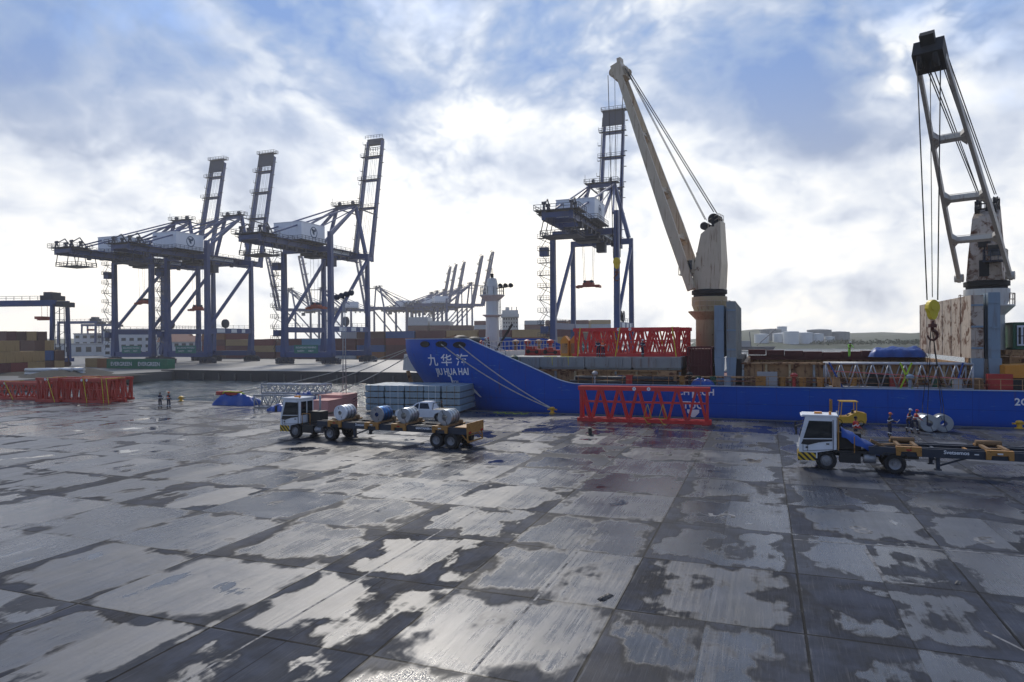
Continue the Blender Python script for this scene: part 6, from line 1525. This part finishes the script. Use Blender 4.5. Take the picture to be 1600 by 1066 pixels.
def person(label, loc, rz, top=NAVY, vest=None, trousers=NAVY, hat=None, hair=True, arms=((.06, .02), (.06, .02)), step=.10, lean=0., skin=SKIN, bands=True, group='port workers', hold=None, H=1.76, twist=0.):
    """faces -y before turning; arms: (forward raise of upper arm, bend of elbow) in radians for right and left"""
    t = thing('person', label, 'person', loc, rz, group); k = H/1.76
    V = lambda x, y, z: (x*k, y*k, z*k)
    ly = lambda z: -lean*max(0, z-.95)
    pel = (0, 0, .96)
    hips = [(-.09, -step, .92), (.09, step, .92)]
    kn = [(-.10, -step*1.1-.02, .50), (.10, step*.8-.04, .50)]; an = [(-.105, -step*1.3, .09), (.105, step*1.5, .09)]; toe = [(-.12, -step*1.3-.17, .045), (.12, step*1.5-.17, .045)]
    sh = [(-.19, ly(1.43), 1.43), (.19, ly(1.43), 1.43)]
    el, wr, dirs = [], [], []
    for i, s in ((0, -1), (1, 1)):
        fa, eb = arms[i]; S = Vector(sh[i]); d = Vector((s*.16, -math.sin(fa), -math.cos(fa))).normalized(); E = S+d*.29
        d2 = Vector((s*.02-(s*.35 if eb > .8 else 0), -math.sin(fa+eb), -math.cos(fa+eb))).normalized(); Wp = E+d2*.25; el.append(E); wr.append(Wp); dirs.append(d2)
    verts = []; edges = []
    def vtx(p, r, link=None):
        verts.append((V(*p), r if not isinstance(r, tuple) else r)); j = len(verts)-1
        if link is not None: edges.append((link, j))
        return j
    P0 = vtx(pel, (.125*k, .10*k)); waist = vtx((0, ly(1.12), 1.12), (.12*k, .09*k), P0); chest = vtx((0, ly(1.33), 1.33), (.145*k, .10*k), waist); nb = vtx((0, ly(1.47), 1.48), .06*k, chest); nk = vtx((0, ly(1.55)-.01, 1.545), .052*k, nb)
    hd1 = vtx((0, ly(1.6)-.015, 1.60), (.066*k, .078*k), nk); hd2 = vtx((0, ly(1.68)-.02, 1.675), (.074*k, .092*k), hd1); vtx((0, ly(1.74)-.01, 1.735), (.055*k, .068*k), hd2)
    vtx((0, ly(1.64)-.115, 1.648), .013*k, hd2)                       # nose
    for s in (-1, 1): vtx((s*.088, ly(1.65)-.005, 1.65), .014*k, hd2)       # ears
    for i in range(2):
        a = vtx(hips[i], .085*k, P0); b = vtx(kn[i], .058*k, a); c = vtx(an[i], .042*k, b); vtx(toe[i], .04*k, c)
        s_ = vtx(sh[i], .058*k, chest); e = vtx(tuple(el[i]), .043*k, s_); w = vtx(tuple(wr[i]), .028*k, e)
        d2 = dirs[i]; side = Vector((1, 0, 0)) if abs(d2.x) < .8 else Vector((0, 0, 1)); side = (side-d2*side.dot(d2)).normalized(); nrm = d2.cross(side)
        pm_ = vtx(tuple(wr[i]+d2*.06), (.030*k, .016*k), w)
        for q, ln in ((-.028, .072), (-.010, .085), (.009, .08), (.027, .062)):
            f1 = vtx(tuple(wr[i]+d2*.10+side*q), .0095*k, pm_); f2 = vtx(tuple(wr[i]+d2*(.10+ln*.55)+side*q+nrm*.012), .0088*k, f1); vtx(tuple(wr[i]+d2*(.10+ln*.9)+side*q+nrm*.034), .0075*k, f2)
        sg = -1 if i == 0 else 1
        th = vtx(tuple(wr[i]+d2*.045-side*sg*.036), .0105*k, pm_); vtx(tuple(wr[i]+d2*.085-side*sg*.052+nrm*.012), .009*k, th)
    skin_mesh('body', verts, edges, skin, t)
    g = MB(); hc = Vector(V(0, ly(1.67)-.02, 1.672))
    for s in (-1, 1): g.lathe([(0, -.004), (.011, -.003), (.012, .004), (0, .008)], hc+Vector((s*.03, -.088, .0))*k, 'y', 8)
    g.box(hc.x, hc.y-.082*k, hc.z-.075*k, .045*k, .014*k, .009*k); g.bar(hc+Vector((-.045, -.089, .022))*k, hc+Vector((.045, -.089, .022))*k, .006); g.build('face', BLK, t)
    # clothes
    tv, te = [], []
    def tx(p, r, l=None):
        tv.append((V(*p), r)); j = len(tv)-1
        if l is not None: te.append((l, j))
        return j
    p0 = tx((0, 0, .98), (.145*k, .118*k)); tx((0, ly(1.06), 1.07), (.14*k, .11*k), p0)
    for i in range(2): a = tx(hips[i], .102*k, p0); b = tx(kn[i], .078*k, a); tx((an[i][0], an[i][1], .13), .066*k, b)
    skin_mesh('trousers', tv, te, trousers, t)
    tv, te = [], []
    w0 = tx((0, ly(1.02), 1.02), (.150*k, .122*k)); w1 = tx((0, ly(1.14), 1.14), (.145*k, .112*k), w0); c1 = tx((0, ly(1.33), 1.33), (.172*k, .125*k), w1); tx((0, ly(1.46), 1.475), .078*k, c1)
    for i in range(2): s_ = tx(sh[i], .076*k, c1); e = tx(tuple(el[i]), .060*k, s_); tx(tuple(Vector(el[i]).lerp(wr[i], .92)), .045*k, e)
    skin_mesh('jacket', tv, te, top, t)
    if vest:
        tv, te = [], []; w0 = tx((0, ly(1.03), 1.03), (.163*k, .135*k)); w1 = tx((0, ly(1.16), 1.16), (.160*k, .128*k), w0); c1 = tx((0, ly(1.34), 1.34), (.186*k, .14*k), w1); tx((0, ly(1.45), 1.45), (.13*k, .10*k), c1); skin_mesh('vest', tv, te, vest, t)
    for i in range(2):
        tv, te = [], []; a = tx((an[i][0], an[i][1]+.03, .06), .058*k); b = tx((an[i][0], an[i][1]-.02, .055), .06*k, a); tx(toe[i], .05*k, b); c = tx((an[i][0], an[i][1], .17), .06*k, a); skin_mesh('boot', tv, te, BOOT, t)
    if bands:
        for i in range(2):
            q = Vector(kn[i]).lerp(an[i], .45); g = MB(); g.lathe([(.073*k, -.03), (.085*k, -.03), (.085*k, .03), (.073*k, .03)], V(*q), n=14); g.build('reflective_band', WHT, t)
            q = Vector(sh[i]).lerp(el[i], .7); d = (Vector(el[i])-Vector(sh[i])).normalized(); g = MB(); g.tube(V(*(q-d*.025)), V(*(q+d*.025)), .077*k, 12); g.build('reflective_band', WHT, t)
        g = MB(); g.lathe([(.168, -.03), (.192, -.03), (.192, .03), (.168, .03)], (0, 0, 0), n=18); o = g.build('reflective_band', WHT, t); o.location = V(0, ly(1.2), 1.2); o.scale = (k, .78*k, k)
    hz = Vector(V(0, ly(1.72)-.015, 1.715))
    if hat:
        g = MB(); g.lathe([(.105, -.02), (.108, .02), (.098, .065), (.065, .105), (0, .118)], hz, n=18); g.b2(hz.x-.075, hz.x+.075, hz.y-.165, hz.y-.08, hz.z-.02, hz.z-.008); g.build('helmet', hat, t)
    elif hair:
        g = MB(); g.lathe([(.085, -.06), (.092, 0), (.080, .05), (.045, .075), (0, .08)], hz+Vector((0, .012, -.01)), n=14); g.build('hair', BLK, t)
    if hold:
        g = MB(); c = (Vector(wr[0])+dirs[0]*.1+Vector(wr[1])+dirs[1]*.1)/2; g.box(c.x*k, c.y*k-.06, c.z*k+.03, .24, .02, .30, 0, R(35), 0); o = g.build('paper', WHT); o.location = t.location; o.rotation_euler = t.rotation_euler; tag(o, 'white papers held by the worker in navy beside the empty trailer', 'papers')
    return t
HW = pm('white helmet', (.78, .78, .76), .35, var=.03); HO = pm('orange helmet', (.70, .15, .03), .35, var=.05); HR = pm('red helmet', (.55, .03, .03), .35, var=.05)
p = at(250, 638.5); person('worker in dark overalls with pale shoulders, left of the pair at the water', p, R(195), NAVY, None, NAVY, None, True, ((.1, .6), (.5, 1.4)), .04)
p = at(263.5, 638.5); person('worker in orange vest and dark trousers, right of the pair at the water', p, R(180), NAVY, ORNG, NAVY, HO, True, ((.15, .4), (.15, .4)), .05, H=1.8)
p = at(1390, 683); person('worker in navy overalls and orange helmet reading white papers', p, R(70), NAVY, None, NAVY, HO, True, ((.5, 1.0), (.5, 1.0)), .07, .05, hold=True)
p = at(1420, 675); person('worker in orange vest and white helmet at the left coil', p, R(80), NAVY, ORNG, NAVY, HW, True, ((.5, .3), (.4, .5)), .12, .12)
p = at(1429, 677); person('worker in red vest bending beside the left coil', p, R(100), REDC, None, NAVY, HR, True, ((.6, .2), (.7, .3)), .14, .22)
p = at(690, 655); person('man in black clothes standing at the tail of the white pickup', p, R(120), BLK, None, BLK, None, True, ((.3, .7), (.1, .3)), .05, bands=False)
person('worker in red vest standing on the tractor behind the blue folded tarpaulin', (rt_o.x+3.15, rt_o.y+.75, 1.10), R(60), REDC, ORNG, NAVY, None, True, ((.5, .8), (.3, .6)), .05, H=1.72)
def on_deck(px, py, Y, z): q = atY(px, py, Y); return Vector((q.x, Y, z))
person('worker in orange vest standing in the red trusses on the hatch', on_deck(942, 550, 70.3, zH), R(150), ORNG, None, NAVY, HO, True, ((.6, .7), (.3, .4)), .05)
person('worker in dark overalls with red helmet left of the orange one at the trusses', on_deck(935, 550, 70.6, zH), R(-20), NAVY, None, NAVY, HR, True, ((.4, .6), (.2, .4)), .05)
person('worker in dark overalls standing alone in the middle of the red trusses', on_deck(1004, 550, 70.5, zH), R(40), NAVY, None, NAVY, HW, True, ((.6, .9), (.2, .4)), .05)
person('worker in lime jacket bending over the open hold', on_deck(1327, 563, 85., 5.), R(20), LIME, None, LIME, HW, True, ((.8, .3), (.8, .3)), .08, .35, bands=False)
person('sailor in grey on the forecastle beside the right black fender', on_deck(757, 525, 73., 5.8), R(60), GREYC, None, GREYC, HW, True, ((.9, .4), (.6, .6)), .05, .2, bands=False)
person('sailor in dark overalls with red helmet on the forecastle beside the mast', on_deck(764, 525, 73.6, 5.8), R(-60), NAVY, None, NAVY, HR, True, ((.9, .4), (.6, .6)), .05, .1, bands=False)
# people inside the cabs: simple seated drivers are left to the dark glass

# ------------------------------------------------------------------ haze
hz_ = MB(); hz_.b2(-1700, 1700, -150, 1700, -9.5, 96)
hm = bpy.data.materials.new('haze'); hm.use_nodes = True; ht = hm.node_tree; ht.nodes.clear(); T = NT(ht)
pv = T.n('ShaderNodeVolumePrincipled', {'Color': (.97, .97, .98, 1), 'Density': HAZE, 'Anisotropy': .6})
T.n('ShaderNodeOutputMaterial', {'Volume': pv.outputs[0]})
tag(hz_.build('haze', hm), kind='stuff')
